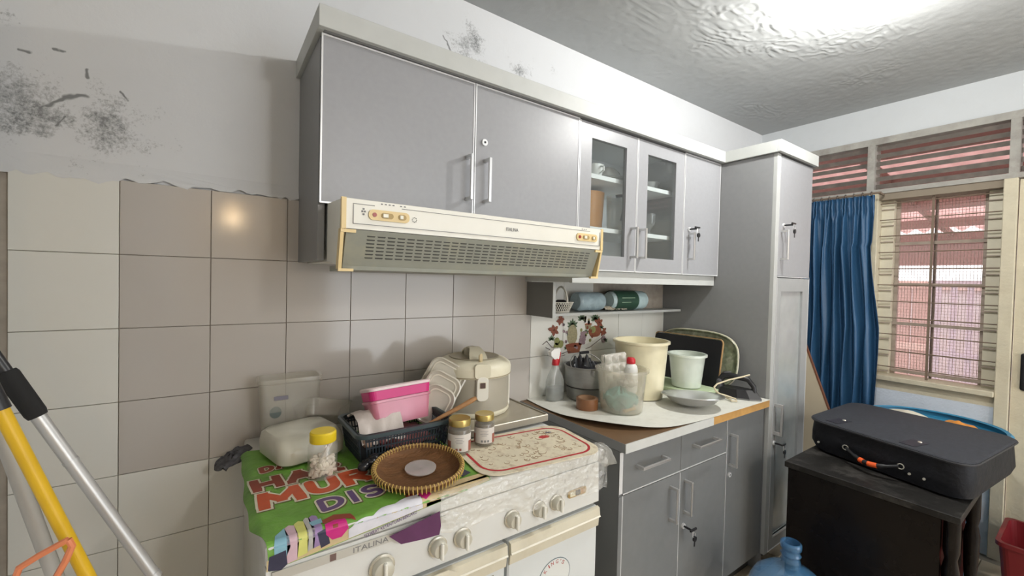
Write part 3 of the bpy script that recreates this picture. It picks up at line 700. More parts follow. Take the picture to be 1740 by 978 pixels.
def roll(name, x0, x1, r, label, m, y=-.068, z=1.257, wob=.004, core=True):
    t = thing(name, ((x0+x1)/2, y, z), label, 'plastic roll')
    bm = NB(); seg = 28; prev = None; first = None; n = 22
    for i in range(n+1):
        f = i/n; x = x0+(x1-x0)*f; e = min(1, min(f, 1-f)*14); rr = r*(.80+.2*math.sqrt(e))
        rg = []
        for k in range(seg):
            a = 2*PI*k/seg; q = rr+wob*noise.noise(Vector((x*40, math.cos(a)*2.3, math.sin(a)*2.3)))*e
            rg.append(bm.verts.new((x, y+math.cos(a)*q, z+r+.002+math.sin(a)*q)))
        if prev: bridge(bm, prev, rg)
        else: first = rg
        prev = rg
    bm.faces.new(first[::-1])
    inner = [bm.verts.new((x1-.001, y+(v.co.y-y)*.45, z+r+.002+(v.co.z-z-r-.002)*.45)) for v in prev]; bridge(bm, prev, inner)
    inn2 = [bm.verts.new((x1-.04, v.co.y, v.co.z)) for v in inner]; bridge(bm, inner, inn2); bm.faces.new(inn2)
    obj('wrapped_roll', bm, m, t, smooth=True); return t
BLP = pm('pale_blue_plastic', (.30, .39, .43), .3, 0, .12, 40, .3, 60)
roll('bag_roll', 1.425, 1.60, .046, 'pale blue roll of plastic bags beside the white basket', BLP)
t = roll('bag_roll', 1.655, 1.93, .049, 'roll of pale blue plastic bags with a dark green printed wrapper', pm('pale_blue_plastic_light', (.45, .58, .60), .3, 0, .12, 40, .3, 60))
bm = NB(); seg = 24; prev = None
A_ = []; 
for i in range(9):
    x = 1.672+.165*i/8; rg = [bm.verts.new((x, -.068+math.cos(-.2*PI+a*1.5*PI/16+.45*PI)*(.0525), 1.257+.051+math.sin(-.2*PI+a*1.5*PI/16+.45*PI)*.0525)) for a in range(17)]
    if prev:
        for k in range(16): bm.faces.new((prev[k], prev[k+1], rg[k+1], rg[k]))
    prev = rg
obj('green_wrapper', bm, pm('dark_green_print', (.03, .075, .05), .35, 0, .2, 20), t, smooth=True)
bm = NB(); box(bm, 1.70, 1.80, -.1225, -.1205, 1.322, 1.325); box(bm, 1.70, 1.77, -.1228, -.1205, 1.300, 1.302)
obj('wrapper_print', bm, pm('pale_green_ink', (.4, .55, .4), .5), t)
bm = NB()
def scr(u, v): return (1.60+.16*u, -.105+.02*v+.008*noise.noise(Vector((u*9, v*9, 0))), 1.262+.018*v+.012*abs(noise.noise(Vector((u*8, v*5, 3)))))
obj('crumpled_wrapper', grid(NB(), scr, 24, 8, .0006), pm('crumpled_film', (.5, .45, .36), .3, 0, .3, 40), None, 'torn crumpled wrapper in front of the plastic rolls', 'wrapper', smooth=True, ang=25)

# ------------------------------------------------------------ fruit decal on the tiles
DC = thing('fruit_decal', (1.5, -.011, 1.05), 'fruit and flower pot decal stuck on the white tiles', 'decal')
yd = -.0112
def flat(name, pts, m, lay=0):
    bm = NB(); prism(bm, [(x, yd-.0004*lay, z) for x, z in pts], (0, 1, 0), .0003); return obj(name, bm, m, DC)
def blob(cx, cz, rx, rz, n=14, wob=.0, ph=0): return [(cx+rx*math.cos(2*PI*k/n)*(1+wob*math.sin(5*2*PI*k/n+ph)), cz+rz*math.sin(2*PI*k/n)*(1+wob*math.sin(5*2*PI*k/n+ph))) for k in range(n)]
def leaf(cx, cz, l, w, a):
    pts = [(0, 0), (.3, .5), (.7, .4), (1, 0), (.7, -.4), (.3, -.5)]
    return [(cx+math.cos(a)*p*l-math.sin(a)*q*w, cz+math.sin(a)*p*l+math.cos(a)*q*w) for p, q in pts]
d_red = pm('decal_leaf_red', (.20, .055, .03), .4, 0, .2, 60); d_grn = pm('decal_leaf_green', (.09, .14, .08), .4, 0, .2, 60)
d_pot = pm('decal_pot', (.24, .08, .04), .4, 0, .2, 60); d_pin = pm('decal_pineapple', (.30, .27, .16), .4, 0, .4, 130); d_gra = pm('decal_grape', (.27, .19, .21), .4, 0, .2, 90)
d_app = pm('decal_apple', (.24, .25, .09), .4, 0, .2, 60); d_wht = pm('decal_white', (.62, .62, .58), .4); d_lin = pm('decal_line', (.10, .07, .07), .5)
for (cx, cz, s) in ((1.345, 1.165, .032), (1.385, 1.215, .028), (1.655, 1.19, .030), (1.69, 1.14, .026)):
    for k in range(6): flat('red_leaf', leaf(cx+.004*math.cos(k*2), cz+.004*math.sin(k*3), s*(.8+.35*((k*7)%3)/2), s*.62, k*1.15+cx*40), d_red if k % 3 else d_pot, 2+k%2)
for (cx, cz, s) in ((1.465, 1.18, .034), (1.53, 1.21, .03), (1.625, 1.205, .032), (1.70, 1.09, .022), (1.33, 1.12, .02), (1.56, 1.14, .02), (1.67, 1.16, .02), (1.43, 1.07, .018)):
    for k in range(7): flat('green_leaf', leaf(cx, cz, s*(1.0+.2*(k%2)), s*.42, -.1+k*.55), d_grn, 1)
flat('drapery', [(1.30, 1.10), (1.36, 1.115), (1.42, 1.10), (1.46, 1.085), (1.55, 1.08), (1.62, 1.10), (1.70, 1.14), (1.69, 1.115), (1.60, 1.075), (1.58, 1.06), (1.50, 1.065), (1.43, 1.04), (1.39, 1.055), (1.34, 1.07), (1.29, 1.085)], d_wht, 0)
for pts in ([(1.275, 1.10), (1.30, 1.115), (1.33, 1.085), (1.365, 1.075), (1.39, 1.045), (1.43, 1.055), (1.46, 1.05)], [(1.56, 1.06), (1.59, 1.065), (1.63, 1.085), (1.67, 1.105), (1.70, 1.13)], [(1.295, 1.085), (1.33, 1.07), (1.36, 1.06), (1.38, 1.035), (1.42, 1.04)]):
    obj('drapery_outline', T([(x, yd-.001, z) for x, z in pts], .0016, 5), d_lin, DC)
flat('pineapple', blob(1.465, 1.135, .035, .052), d_pin, 2)
flat('pot', [(1.42, 1.085), (1.53, 1.085), (1.515, 1.045), (1.44, 1.045)], d_pot, 3); flat('pot_rim', blob(1.475, 1.085, .057, .010), d_red, 4)
for k in range(12): flat('grape', blob(1.53+.014*(k%3)-.004*(k//3), 1.14-.016*(k//3), .009, .010, 10), d_gra, 3+k%2)
for (cx, cz) in ((1.365, 1.11), (1.39, 1.095), (1.36, 1.085)): flat('apple', blob(cx, cz, .017, .019), d_app, 3)
flat('bowl_of_fruit', blob(1.625, 1.145, .048, .030, 16, .05), d_pot, 2); flat('bowl_melon', blob(1.61, 1.155, .02, .018), d_app, 3); flat('flower_pot', [(1.55, 1.185), (1.60, 1.185), (1.592, 1.16), (1.556, 1.16)], d_pin, 2); flat('pot_rim', blob(1.575, 1.185, .026, .006), d_pot, 3)
for k in range(10): flat('pink_flower', blob(1.415+.014*math.cos(k*2.4), 1.14+.05*math.sin(k*1.3), .008, .008, 8), d_gra if k % 2 else d_wht, 2)
for k in range(8): flat('small_fruit', blob(1.545+.06*math.cos(k*1.9), 1.12+.05*math.sin(k*2.3), .008, .009, 9), (d_red, d_app, d_gra)[k % 3], 4)
for k in range(9): flat('blossom', blob(1.56+.018*math.cos(k*2.1), 1.205+.014*math.sin(k*1.7), .008, .009, 8), d_wht if k % 2 else d_pin, 3)
for k in range(7): flat('flower', blob(1.69+.012*math.cos(k), 1.10+.012*math.sin(k), .007, .008, 8), d_gra, 3)

# ------------------------------------------------------------ stove
ST = thing('gas_range', (.535, -.33, 0), 'white free-standing gas range with knobs and two doors, covered with clutter', 'stove')
ENA = pm('white_enamel_stove', (.66, .665, .64), .32, 0, .03, 8, dirt=.2, dcol=(.42,.36,.24), dscale=6)
CRM = pm('cream_door_rail', (.62, .58, .46), .45, 0, .06, 20, dirt=.35, dcol=(.45,.36,.2), dscale=9)
sx0, sx1, sy = .087, .985, -.65
obj('body', B(sx0, sx1, sy+.03, -.012, .06, .845, bev=.003), ENA, ST)
bm = NB(); prism(bm, [(sx0, sy+.029, .724), (sx0, sy-.004, .724), (sx0, sy-.004, .735), (sx0, sy, .8445), (sx0, sy+.029, .8445)], (1, 0, 0), sx1-sx0); obj('control_fascia', bm, ENA, ST)
obj('cooktop', B(sx0-.002, sx1, sy-.002, -.012, .8455, .889, bev=.008, seg=3), ENA, ST, smooth=True)
for x in (sx0+.04, sx1-.04):
    for y in (-.06, -.60): obj('foot', T([(x, y, 0), (x, y, .0595)], .02, 12), BLACK, ST)
strp = obj('name_strip', B(sx0+.01, .46, sy-.0045, sy-.0015, .820, .838), pm('strip_steel', (.55,.55,.52), .35, .5), ST)
obj('lettering', text_bm('ITALINA', (.246, sy-.0046, .8235), (.075, 0, .0), (0, 0, .011), (0, -1, 0), .0006), PRINT, strp)
obj('brand_mark', B(.200, .212, sy-.0052, sy-.0045, .822, .836), pm('dark_brown_print', (.16,.10,.09), .5), strp)
KN = pm('stove_knob_chromed', (.60, .58, .50), .25, .6, .05)
for x, r in ((.307, .024), (.439, .020), (.505, .020), (.654, .020), (.745, .019), (.808, .019)):
    y0 = sy-.004
    bm = T([(x, y0, .771), (x, y0-.004, .771), (x, y0-.005, .771)], [r*1.18, r*1.18, r], 28); k = obj('knob', bm, KN, ST, smooth=True)
    obj('knob_dial', T([(x, y0-.0052, .771), (x, y0-.020, .771), (x, y0-.022, .771)], [r*.98, r*.9, r*.8], 28), ENA if False else pm('knob_dial_beige', (.55,.53,.45), .35, .2), k, smooth=True)
    obj('knob_grip', B(x-.0035, x+.0035, y0-.032, y0-.0221, .771-r*.95, .771+r*.95, bev=.002), pm('knob_grip_white', (.78,.77,.70), .25), k)
tm = obj('timer_window', xform(rloft(NB(), [(.072, .021, .006, 0), (.072, .021, .006, .004)]), Matrix.Translation((.890, sy-.004, .778)) @ Euler((PI/2, 0, 0)).to_matrix().to_4x4()), pm('brass_frame', (.50, .36, .16), .35, .6), ST)
for a, b_, m in ((.860, .880, pm('timer_cream', (.7,.66,.5), .4)), (.882, .900, pm('timer_dark', (.05,.05,.04), .4)), (.902, .916, pm('timer_orange', (.5,.25,.05), .4))): obj('timer_segment', B(a, b_, sy-.0092, sy-.0082, .771, .785), m, tm)
# doors
def stove_door(x0, x1, name, rail_broken=False):
    dm = pm('stove_door_white', (.64, .67, .67), .3, 0, .03, 8, dirt=.1, dcol=(.5,.46,.36))
    d = obj('door', B(x0, x1, sy-.004, sy+.028, .12, .712, bev=.004), dm, ST)
    bm = NB(); prism(bm, [(x0+.001, sy-.0045, .712), (x0+.001, sy-.014, .709), (x0+.001, sy-.017, .684), (x0+.001, sy-.013, .679), (x0+.001, sy-.010, .652), (x0+.001, sy-.0045, .648)], (1, 0, 0), x1-x0-.002)
    r = obj('handle_rail', bm, CRM, d)
    bm = NB(); prism(bm, [(x0+.001, sy-.0172, .6865), (x0+.001, sy-.0205, .6835), (x0+.001, sy-.0172, .6805)], (1, 0, 0), x1-x0-.002); obj('rail_lip', bm, pm('rail_lip_pale', (.78,.75,.64), .35), r)
    return d
dr = stove_door(.645, sx1-.004, 'door'); dl = stove_door(sx0+.004, .636, 'door')
obj('oven_glass', B(.13, .60, sy-.0055, sy-.0042, .24, .64, bev=.0006), pm('oven_glass_yellowish', (.30,.27,.16), .2, 0, .1), dl)
for (x, z) in ((.28, .688), (.43, .688)):
    pass
# broken masking tape on the left rail
bm = NB(); prism(bm, [(.33, sy-.022, .712), (.46, sy-.022, .716), (.485, sy-.022, .700), (.484, sy-.022, .668), (.44, sy-.022, .672), (.40, sy-.022, .655), (.36, sy-.022, .672), (.325, sy-.022, .685)], (0, 1, 0), .003)
obj('masking_tape', bm, pm('masking_tape', (.66,.62,.5), .6, 0, .12, 30, dirt=.5, dcol=(.45,.33,.15), dscale=14), dl)
# oval badge
bm = NB(); n = 36
def ell(rx, rz, y, cx=.810, cz=.555): return [(cx+rx*math.cos(2*PI*k/n), y, cz+rz*math.sin(2*PI*k/n)) for k in range(n)]
prism(bm, ell(.060, .052, sy-.0046), (0, 1, 0), .0005); bd = obj('oval_badge', bm, pm('badge_line', (.15,.2,.22), .5), dr)
bm = NB(); prism(bm, ell(.0575, .0495, sy-.0051), (0, 1, 0), .0005); obj('badge_face', bm, pm('badge_face', (.68,.70,.68), .4), bd)
bm = NB()
for i, ch in enumerate("KING'S"):
    a = math.radians(138-19*i if ch != "'" else 138-19*i); 
    a = math.radians([140, 118, 102, 80, 64, 48][i]); R1 = .036; c = Vector((.810+1.15*R1*math.cos(a), sy-.0052, .555+R1*math.sin(a)))
    tx = Vector((math.sin(a), 0, -math.cos(a))); tz = Vector((math.cos(a), 0, math.sin(a)))
    wd = {'I': .003, "'": .002}.get(ch, .009); hh = .011 if ch != "'" else .004; off = 0 if ch != "'" else .007
    b2 = text_bm(ch, c-tx*wd/2+tz*off, tx*wd, tz*hh, (0, -1, 0), .0004); me = bpy.data.meshes.new('q'); b2.to_mesh(me); b2.free(); bm.from_mesh(me)
obj('badge_lettering', bm, pm('badge_red', (.4,.06,.05), .5), bd)

# ------------------------------------------------------------ printed poster sheet on the stove, front edge draped over
ZP = .8925
def drape(p, off=0):
    """map flat sheet coordinates (x, y, h above sheet) onto the sheet with a rounded front fold"""
    x, y, h = p.x, p.y, p.z
    yf, R = -.640, .010
    w = 0
    if y >= yf: return Vector((x, y, ZP+w+h))
    s = yf-y
    if s < R*PI/2:
        a = s/R; return Vector((x, yf-(R+h)*math.sin(a), ZP-R+(R+h)*math.cos(a)+w))
    return Vector((x, yf-R-h-.003, ZP-R-(s-R*PI/2)))
def frontlen(x): # how far the sheet hangs at x (flat coordinate y of its front edge)
    t = (x-.083)/(.583-.083); return -.640-.057*(1-t)-.010*t if t > 0 else -.640-.057
def left_x(v): return .068+.002*math.sin(v*9)+.002*math.sin(v*23)+.028*max(0, v-.75)*4*.9
def post(u, v):
    x1 = .583+.030*(1-v)+.01*math.sin(v*7)
    x0 = left_x(v); x = x0+(x1-x0)*u; yb_ = -.13-.03*math.sin(u*5); y = yb_+(frontlen(x)-yb_)*v
    q = drape(Vector((x, y, 0)))
    if x < .083: q.z -= (.083-x)*.9*(1-.0)
    q.z -= .0012*abs(noise.noise(Vector((x*14, y*14, 2))))
    return q
PGR = pm('poster_green', (.15, .34, .05), .42, 0, .35, 16, .2, 60, dirt=.35, dcol=(.10,.20,.05), dscale=12)
PO = obj('poster_sheet', grid(NB(), post, 60, 110, -.0008), PGR, None, 'green printed advertising sheet with big red and purple lettering, spread over the stove', 'poster', smooth=True)
INK = {k: pm('ink_'+k, c, .45, 0, .12, 40) for k, c in dict(red=(.50, .085, .03), darkred=(.26, .05, .03), purple=(.12, .07, .17), cream=(.62, .58, .45), white=(.66, .66, .72), magenta=(.55, .02, .20), navy=(.035, .035, .07), yellow=(.62, .62, .18), blue=(.22, .42, .52), pink=(.60, .42, .48), lilac=(.32, .22, .42), border=(.58, .46, .26), grey=(.45, .44, .42), brown=(.16, .10, .06)).items()}
def slice_fold(bm):
    ys = [v.co.y for v in bm.verts]; y = -.636
    while y > min(ys):
        if y < max(ys): bmesh.ops.bisect_plane(bm, geom=bm.verts[:]+bm.edges[:]+bm.faces[:], plane_co=(0, y, 0), plane_no=(0, 1, 0))
        y -= .0025 if y > -.662 else .02
    bmesh.ops.triangulate(bm, faces=bm.faces[:])
def pprint(name, pts, ink, lay=1):
    bm = NB(); vs = [bm.verts.new((x, y, .0008+.0003*lay)) for x, y in pts]; f = bm.faces.new(vs)
    slice_fold(bm)
    for v in bm.verts: v.co = drape(v.co)
    return obj(name, bm, INK[ink], PO)
def pstrip(name, x0, x1, ya, yb2, ink, lay=1, n=60):
    """strip following the drape; ya/yb2 functions of x"""
    def fn(u, v):
        x = x0+(x1-x0)*u; return drape(Vector((x, ya(x)+(yb2(x)-ya(x))*v, .0008+.0004*lay)))
    return obj(name, grid(NB(), fn, n, 44), INK[ink], PO)
def arcp(cx, cy, rx, ry, a0, a1, n=9): return [(cx+rx*math.cos(math.radians(a0+(a1-a0)*k/n)), cy+ry*math.sin(math.radians(a0+(a1-a0)*k/n))) for k in range(n+1)]
GLY = {'H': ([[(0, 0), (0, 1)], [(1, 0), (1, 1)], [(0, .5), (1, .5)]], 1), 'A': ([[(0, 0), (.5, 1), (1, 0)], [(.2, .35), (.8, .35)]], 1.05), 'R': ([[(0, 0), (0, 1)], [(0, 1)]+arcp(.45, .74, .5, .26, 90, -90)+[(0, .48)], [(.4, .48), (1, 0)]], .9),
 'M': ([[(0, 0), (.06, 1), (.5, .3), (.94, 1), (1, 0)]], 1.35), 'U': ([[(0, 1)]+arcp(.5, .42, .5, .42, 180, 360)+[(1, 1)]], .95), 'D': ([[(0, 0), (0, 1)]+arcp(.35, .5, .65, .5, 90, -90)+[(0, 0)]], .95), 'I': ([[(.5, 0), (.5, 1)]], .22),
 'S': ([arcp(.5, .74, .45, .26, 40, 255, 9)+arcp(.5, .26, .48, .26, 75, -140, 9)], .8), 'K': ([[(0, 0), (0, 1)], [(.95, 1), (0, .45)], [(.25, .6), (1, 0)]], .9)}
def ptext(s, o, xv, yv, ink, out='cream', wt=.30):
    adv = []; tot = 0; gap = .42
    for ch in s: adv.append(tot); tot += GLY[ch][1]*.8+gap
    tot -= gap
    ox, xvv, yvv = Vector(o), Vector(xv)/tot, Vector(yv)
    sc = yvv.length
    for nm, w, ik, lay, sh in (('letter_shadow', wt+.13, 'brown', 2, (.0025, -.0025)), ('letter_outline', wt+.13, out, 3, (0, 0)), ('letters', wt, ink, 4, (0, 0))):
        bm = NB(); h = w*sc*.5; zj = [0]
        def Z():
            return .0008+.0003*lay+zj[0]*.000006
        for ch, ad in zip(s, adv):
            strokes, wd = GLY[ch]
            for st in strokes:
                P_ = [ox+xvv*(ad+px*wd*.8)+yvv*(.12+.76*py)+Vector(sh) for px, py in st]
                for p_ in P_:
                    zj[0] += 1
                    vs = [bm.verts.new((p_.x+h*math.cos(2*PI*k/10), p_.y+h*math.sin(2*PI*k/10), Z())) for k in range(10)] if ch in 'USDR' and len(st) > 4 else [bm.verts.new((p_.x+h*dx, p_.y+h*dy, Z())) for dx, dy in ((-.95, -.95), (.95, -.95), (.95, .95), (-.95, .95))]
                    bm.faces.new(vs)
                for a_, b_ in zip(P_, P_[1:]):
                    d = (b_-a_); zj[0] += 1
                    if d.length < 1e-6: continue
                    d.normalize(); nn = Vector((-d.y, d.x))*h
                    bm.faces.new([bm.verts.new((q.x, q.y, Z())) for q in (a_+nn, a_-nn, b_-nn, b_+nn)])
        slice_fold(bm)
        for v in bm.verts: v.co = drape(v.co)
        obj(nm, bm, INK[ik], PO)
ptext('DA', (.110, -.318), (.062, .012), (-.002, .040), 'darkred')
ptext('HAR', (.092, -.418), (.190, .012), (-.006, .066), 'darkred', wt=.3)
ptext('MUR', (.098, -.512), (.232, .016), (-.004, .078), 'red')
ptext('DISK', (.204, -.592), (.190, .013), (-.003, .062), 'purple', wt=.22)
# bottom pictures: striped jars, bag, purses, cloud band and caption
fl = frontlen
pstrip('border_print', .088, .585, lambda x: fl(x)+.022, lambda x: fl(x)+.001, 'border', 1)
pprint('round_stripe', [(.100, -.655), (.104, -.630), (.122, -.610), (.128, -.66), (.118, -.685), (.102, -.690)], 'blue', 2)
for (a, b_, ik, ty) in ((.122, .140, 'pink', -.604), (.140, .158, 'yellow', -.598), (.158, .170, 'grey', -.592), (.168, .184, 'lilac', -.590)):
    pprint('round_stripe', [(a, ty-.008), ((a+b_)/2, ty), (b_, ty-.006), (b_+.003, ty-.05), (b_, ty-.085), (a, ty-.088)], ik, 2)
pprint('bag_print', [(.092, -.668), (.120, -.664), (.123, -.692), (.112, -.700), (.090, -.694)], 'navy', 3)
pprint('purse_print', [(.192, -.640), (.212, -.634), (.232, -.640), (.236, -.658), (.222, -.672), (.204, -.672), (.192, -.658)], 'magenta', 4)
pprint('purse_clasp', [(.206, -.646), (.216, -.646), (.216, -.652), (.206, -.652)], 'darkred', 5)
pprint('red_band', [(.190, -.622), (.216, -.612), (.246, -.626), (.252, -.650), (.232, -.638), (.190, -.636)], 'darkred', 3)
pprint('dark_card', [(.176, -.652), (.194, -.648), (.200, -.678), (.183, -.682)], 'navy', 3)
pprint('blue_splash', [(.166, -.615), (.190, -.612), (.190, -.630), (.170, -.632)], 'blue', 3)
def cloudtop(x): return -.668+.034*(x-.235)/.16+.006*abs(math.sin((x-.235)*60))+.006
pstrip('cloud_band', .236, .400, cloudtop, lambda x: fl(x)+.0025, 'white', 3, 60)
bm = text_bm('*SYARAT KETENTUAN BERLAKU', (.268, -.690, .0026), (.118, .018, 0), (-.001, .0075, 0), (0, 0, 1), 0, offset=.012); slice_fold(bm)
for v in bm.verts: v.co = drape(v.co)
obj('caption', bm, INK['purple'], PO)
pprint('purse_print', [(.398, -.618), (.412, -.612), (.428, -.622), (.426, -.642), (.410, -.650), (.396, -.640)], 'magenta', 4)
pprint('red_band', [(.370, -.620), (.385, -.612), (.400, -.616), (.380, -.645)], 'darkred', 3)
pprint('dark_card', [(.420, -.606), (.436, -.602), (.440, -.626), (.426, -.630)], 'navy', 5)
pprint('round_stripe', [(.450, -.560), (.475, -.548), (.492, -.600), (.470, -.615)], 'lilac', 2)
pprint('round_stripe', [(.476, -.545), (.500, -.535), (.518, -.590), (.494, -.600)], 'yellow', 2)
pprint('round_stripe', [(.502, -.535), (.526, -.530), (.540, -.575), (.520, -.588)], 'pink', 2)
pprint('bag_print', [(.520, -.570), (.552, -.565), (.560, -.596), (.530, -.606)], 'navy', 3)
pstrip('border_print', .41, .585, lambda x: -.612, lambda x: fl(x)+.001, 'border', 1)
# scraps under the sheet
PUR = pm('purple_wrapper', (.10, .025, .09), .25, 0, .15, 30)
bm = NB(); prism(bm, [(.318, sy-.0175, .8405), (.437, sy-.0175, .8605), (.441, sy-.0175, .826), (.437, sy-.0175, .806), (.400, sy-.0175, .808), (.345, sy-.0175, .815)], (0, 1, 0), .0012)
obj('purple_wrapper', bm, PUR, None, 'dark purple plastic wrapper hanging below the green sheet on the stove front', 'wrapper')
bm = NB()
def rag(u, v):
    a = 2*PI*u; r = math.sin(PI*(.02+.96*v))
    return (.055-.045*r*math.cos(a)+.006*noise.noise(Vector((u*9, v*9, 1))), -.10+.05*r*math.sin(a)+.008*noise.noise(Vector((u*9, v*7, 5))), .885-.03*v+.02*math.cos(a)*-1*r+.012*noise.noise(Vector((math.cos(a)*3, v*9, 2))))
obj('rag', grid(NB(), rag, 30, 18), pm('dark_checked_rag', (.10, .10, .11), .8, 0, .6, 60), None, 'crumpled dark checked rag at the back left corner of the stove', 'rag', smooth=True)

# ------------------------------------------------------------ plastic film over the stove's front right
FILM = clear('crinkled_film', (.95, .94, .9), .7, .26, .1, bump=1.0)
def film(u, v):
    x = .44+(1.02-.44)*u; s = v*.17
    n = noise.noise(Vector((x*16, v*5, 1)))*.009+noise.noise(Vector((x*45, v*14, 4)))*.005
    y0 = -.605
    if s < .046: p = Vector((x, y0-s, .8915))
    else:
        q = s-.046; lim = (.048+.042*u+.01*math.sin(u*17))*1.0; q = q/.124*(lim+.03)
        p = Vector((x, -.6555-.006-.006*min(1, q/.04), .888-q))
    if x > .985: 
        e = (x-.985)/.035; p.z -= e*.022; p.y += .015*e
    return (p.x, p.y-abs(n)-.001, p.z+abs(n)*.5)
obj('plastic_film', grid(NB(), film, 110, 44), FILM, None, 'clear crinkled plastic film draped over the front right of the stove', 'plastic film', smooth=True, ang=180)
def bun(u, v):
    a = u*2*PI; r = .020*(1+.35*noise.noise(Vector((math.cos(a)*2, math.sin(a)*2, v*4)))); 
    return (1.012+r*1.1*math.cos(a)*math.sin(PI*min(.999, v+.001))+.012, -.575-.11*v+.6*r*math.cos(a*2+1)*.4, .846+r*1.5*math.sin(a)*math.sin(PI*(v*.98+.01))+.02*(1-v))
obj('film_bunch', grid(NB(), bun, 44, 30), FILM, None, 'bunched end of clear film hanging off the stove\'s right corner', 'plastic film', smooth=True, ang=25)

# ------------------------------------------------------------ table mat
MAT_ = pm('mat_cream_marked', (.74, .67, .51), .5, 0, .12, 14, dirt=.8, dcol=(.32,.20,.10), dscale=26)
def mat_shape(w, d, r): return rrect(w, d, r, 8)
mc = Vector((.782, -.543, .8958)); 
def mat_lvl(bm, w, d, r, z0, z1):
    a = [bm.verts.new((x, y, z0)) for x, y in rrect(w, d, r, 8)]; b_ = [bm.verts.new((x, y, z1)) for x, y in rrect(w, d, r, 8)]
    bm.faces.new(a[::-1]); bm.faces.new(b_); bridge(bm, a, b_); return bm
MT = thing('table_mat', mc, 'cream patterned table mat with a red border line on the right of the stove', 'mat', rotz=math.radians(-6))
obj('mat_sheet', mat_lvl(NB(), .405, .262, .06, 0, .0018), MAT_, MT, local=True)
bm = NB(); a = rrect(.372, .228, .06, 8); c = rrect(.356, .212, .052, 8)
A1 = [bm.verts.new((x, y, .0021)) for x, y in a]; A2 = [bm.verts.new((x, y, .0021)) for x, y in c]; bridge(bm, A1, A2)
obj('red_border', bm, pm('mat_red', (.50, .03, .04), .45, 0, .2, 60), MT, local=True)
bm = NB(); vs = [bm.verts.new((.095+.022*math.cos(k*PI/3), .045+.013*math.sin(k*PI/3), .0021)) for k in range(6)]; bm.faces.new(vs); obj('red_mark', bm, MATS['mat_red'], MT, local=True)
bm = NB()
for k in range(4): a = k*PI/4; tube(bm, [(.128+.012*math.cos(a), .072+.008*math.sin(a), .0022), (.128-.012*math.cos(a), .072-.008*math.sin(a), .0022)], .0008, 4)
obj('blue_mark', bm, INK['navy'], MT, local=True)
bm = NB()
for k in range(70):
    x = random.uniform(-.16, .16); y = random.uniform(-.09, .09); a = random.uniform(-.5, .6); l = random.uniform(.006, .022)
    pts = [(x+l*t*math.cos(a+t*.9), y+l*t*math.sin(a+t*.9), .0021) for t in (-1, -.5, 0, .5, 1)]; tube(bm, pts, .0009, 4)
obj('scribble_print', bm, pm('mat_brown_print', (.34, .22, .12), .6), MT, local=True, kind='stuff')
bm = NB()
def crack(u, v): return (0, 0, 0)

# glass lid panel of the stove under the rice cooker
LDM = pm('lid_brown_glass', (.34, .30, .22), .12, 0, .12, 4, dirt=.45, dcol=(.45,.40,.30), dscale=6, coat=.4)
LD = obj('glass_lid', B(.615, .990, -.388, -.03, .906, .918, bev=.002), LDM, ST, 'brownish folded-down glass lid')
for x in (.66, .95): obj('spacer', B(x-.01, x+.01, -.37, -.05, .890, .9055), pm('spacer_grey', (.3,.3,.28), .5), LD)
obj('edge_frame', B(.612, .994, -.3955, -.3885, .898, .922, bev=.002), pm('lid_edge', (.36,.33,.27), .35, .3, dirt=.4), LD)
obj('edge_frame', B(.9905, .997, -.388, -.03, .898, .922, bev=.002), MATS['lid_edge'], LD)

# ------------------------------------------------------------ rice cooker
RC = thing('rice_cooker', (.805, -.180, .9185), 'round beige rice cooker with a cream lid, yellowed with age', 'rice cooker')
rc = Vector((.805, -.180, .9185)); RCB = pm('cooker_body_beige', (.40, .37, .30), .35, .1, .05, 8); RCC = pm('cooker_cream_plastic', (.72, .68, .53), .4, 0, .06, 14, dirt=.4, dcol=(.5,.42,.25), dscale=12)
RCB2 = pm('cooker_lid_top_grey', (.42, .38, .28), .4, 0, .15, 20, dirt=.5, dcol=(.28,.22,.12), dscale=14)
obj('body', LT([(.122, .006), (.130, .012), (.132, .05), (.132, .135)], rc, 48), RCB, RC, smooth=True)
obj('base_ring', LT([(.118, 0), (.130, .001), (.134, .008), (.134, .016), (.1325, .018), (.118, .018)], rc, 48), RCC, RC, smooth=True)
obj('lid', LT([(.130, .1355), (.138, .137), (.139, .165), (.136, .176), (.120, .188), (.098, .196), (.088, .194)], rc, 48), RCC, RC, smooth=True)
obj('lid_seam', LT([(.1385, .1385), (.1395, .1395), (.1395, .1415), (.1385, .1425)], rc, 48, False, False), pm('seam_brown', (.35,.3,.2), .5), RC)
obj('lid_recess', LT([(.0, .1945), (.086, .1945), (.092, .1985), (.093, .1975), (.087, .193)], rc, 48, False, False), RCB2, RC, smooth=True)
cd = Vector((-.294, -.95, 0)).normalized(); sd = Vector((-cd.y, cd.x, 0))
# handle on the lid: arched bridge with steam cap
def arc3(t, side): a = PI*t; return rc+cd*(-.08+.155*t)+sd*side+Vector((0, 0, .196+.034*math.sin(a)**.8 if 0 < t < 1 else .196))
def bridge_f(u, v): side = (-.026+.052*u)*(1+.25*math.cos(2*PI*v)); return arc3(min(.999, max(.001, v)), side)
obj('lid_handle', grid(NB(), bridge_f, 8, 20, .006), RCC, RC, smooth=True)
obj('steam_cap', LT([(.030, .195), (.032, .21), (.024, .224), (.008, .228)], rc-cd*.03, 24), RCB2, RC, smooth=True)
def oriented(bm, c, front, roll=0):
    f = Vector(front).normalized(); r = Vector((0, 0, 1)).cross(f)*-1; u = Vector((0, 0, 1)); 
    m = Matrix((r, u, f)).transposed().to_4x4(); m.translation = c; return xform(bm, m)
obj('latch_plate', oriented(rloft(NB(), [(.060, .052, .012, 0), (.056, .050, .012, .010)]), rc+cd*.132+Vector((0, 0, .166)), cd), RCC, RC)
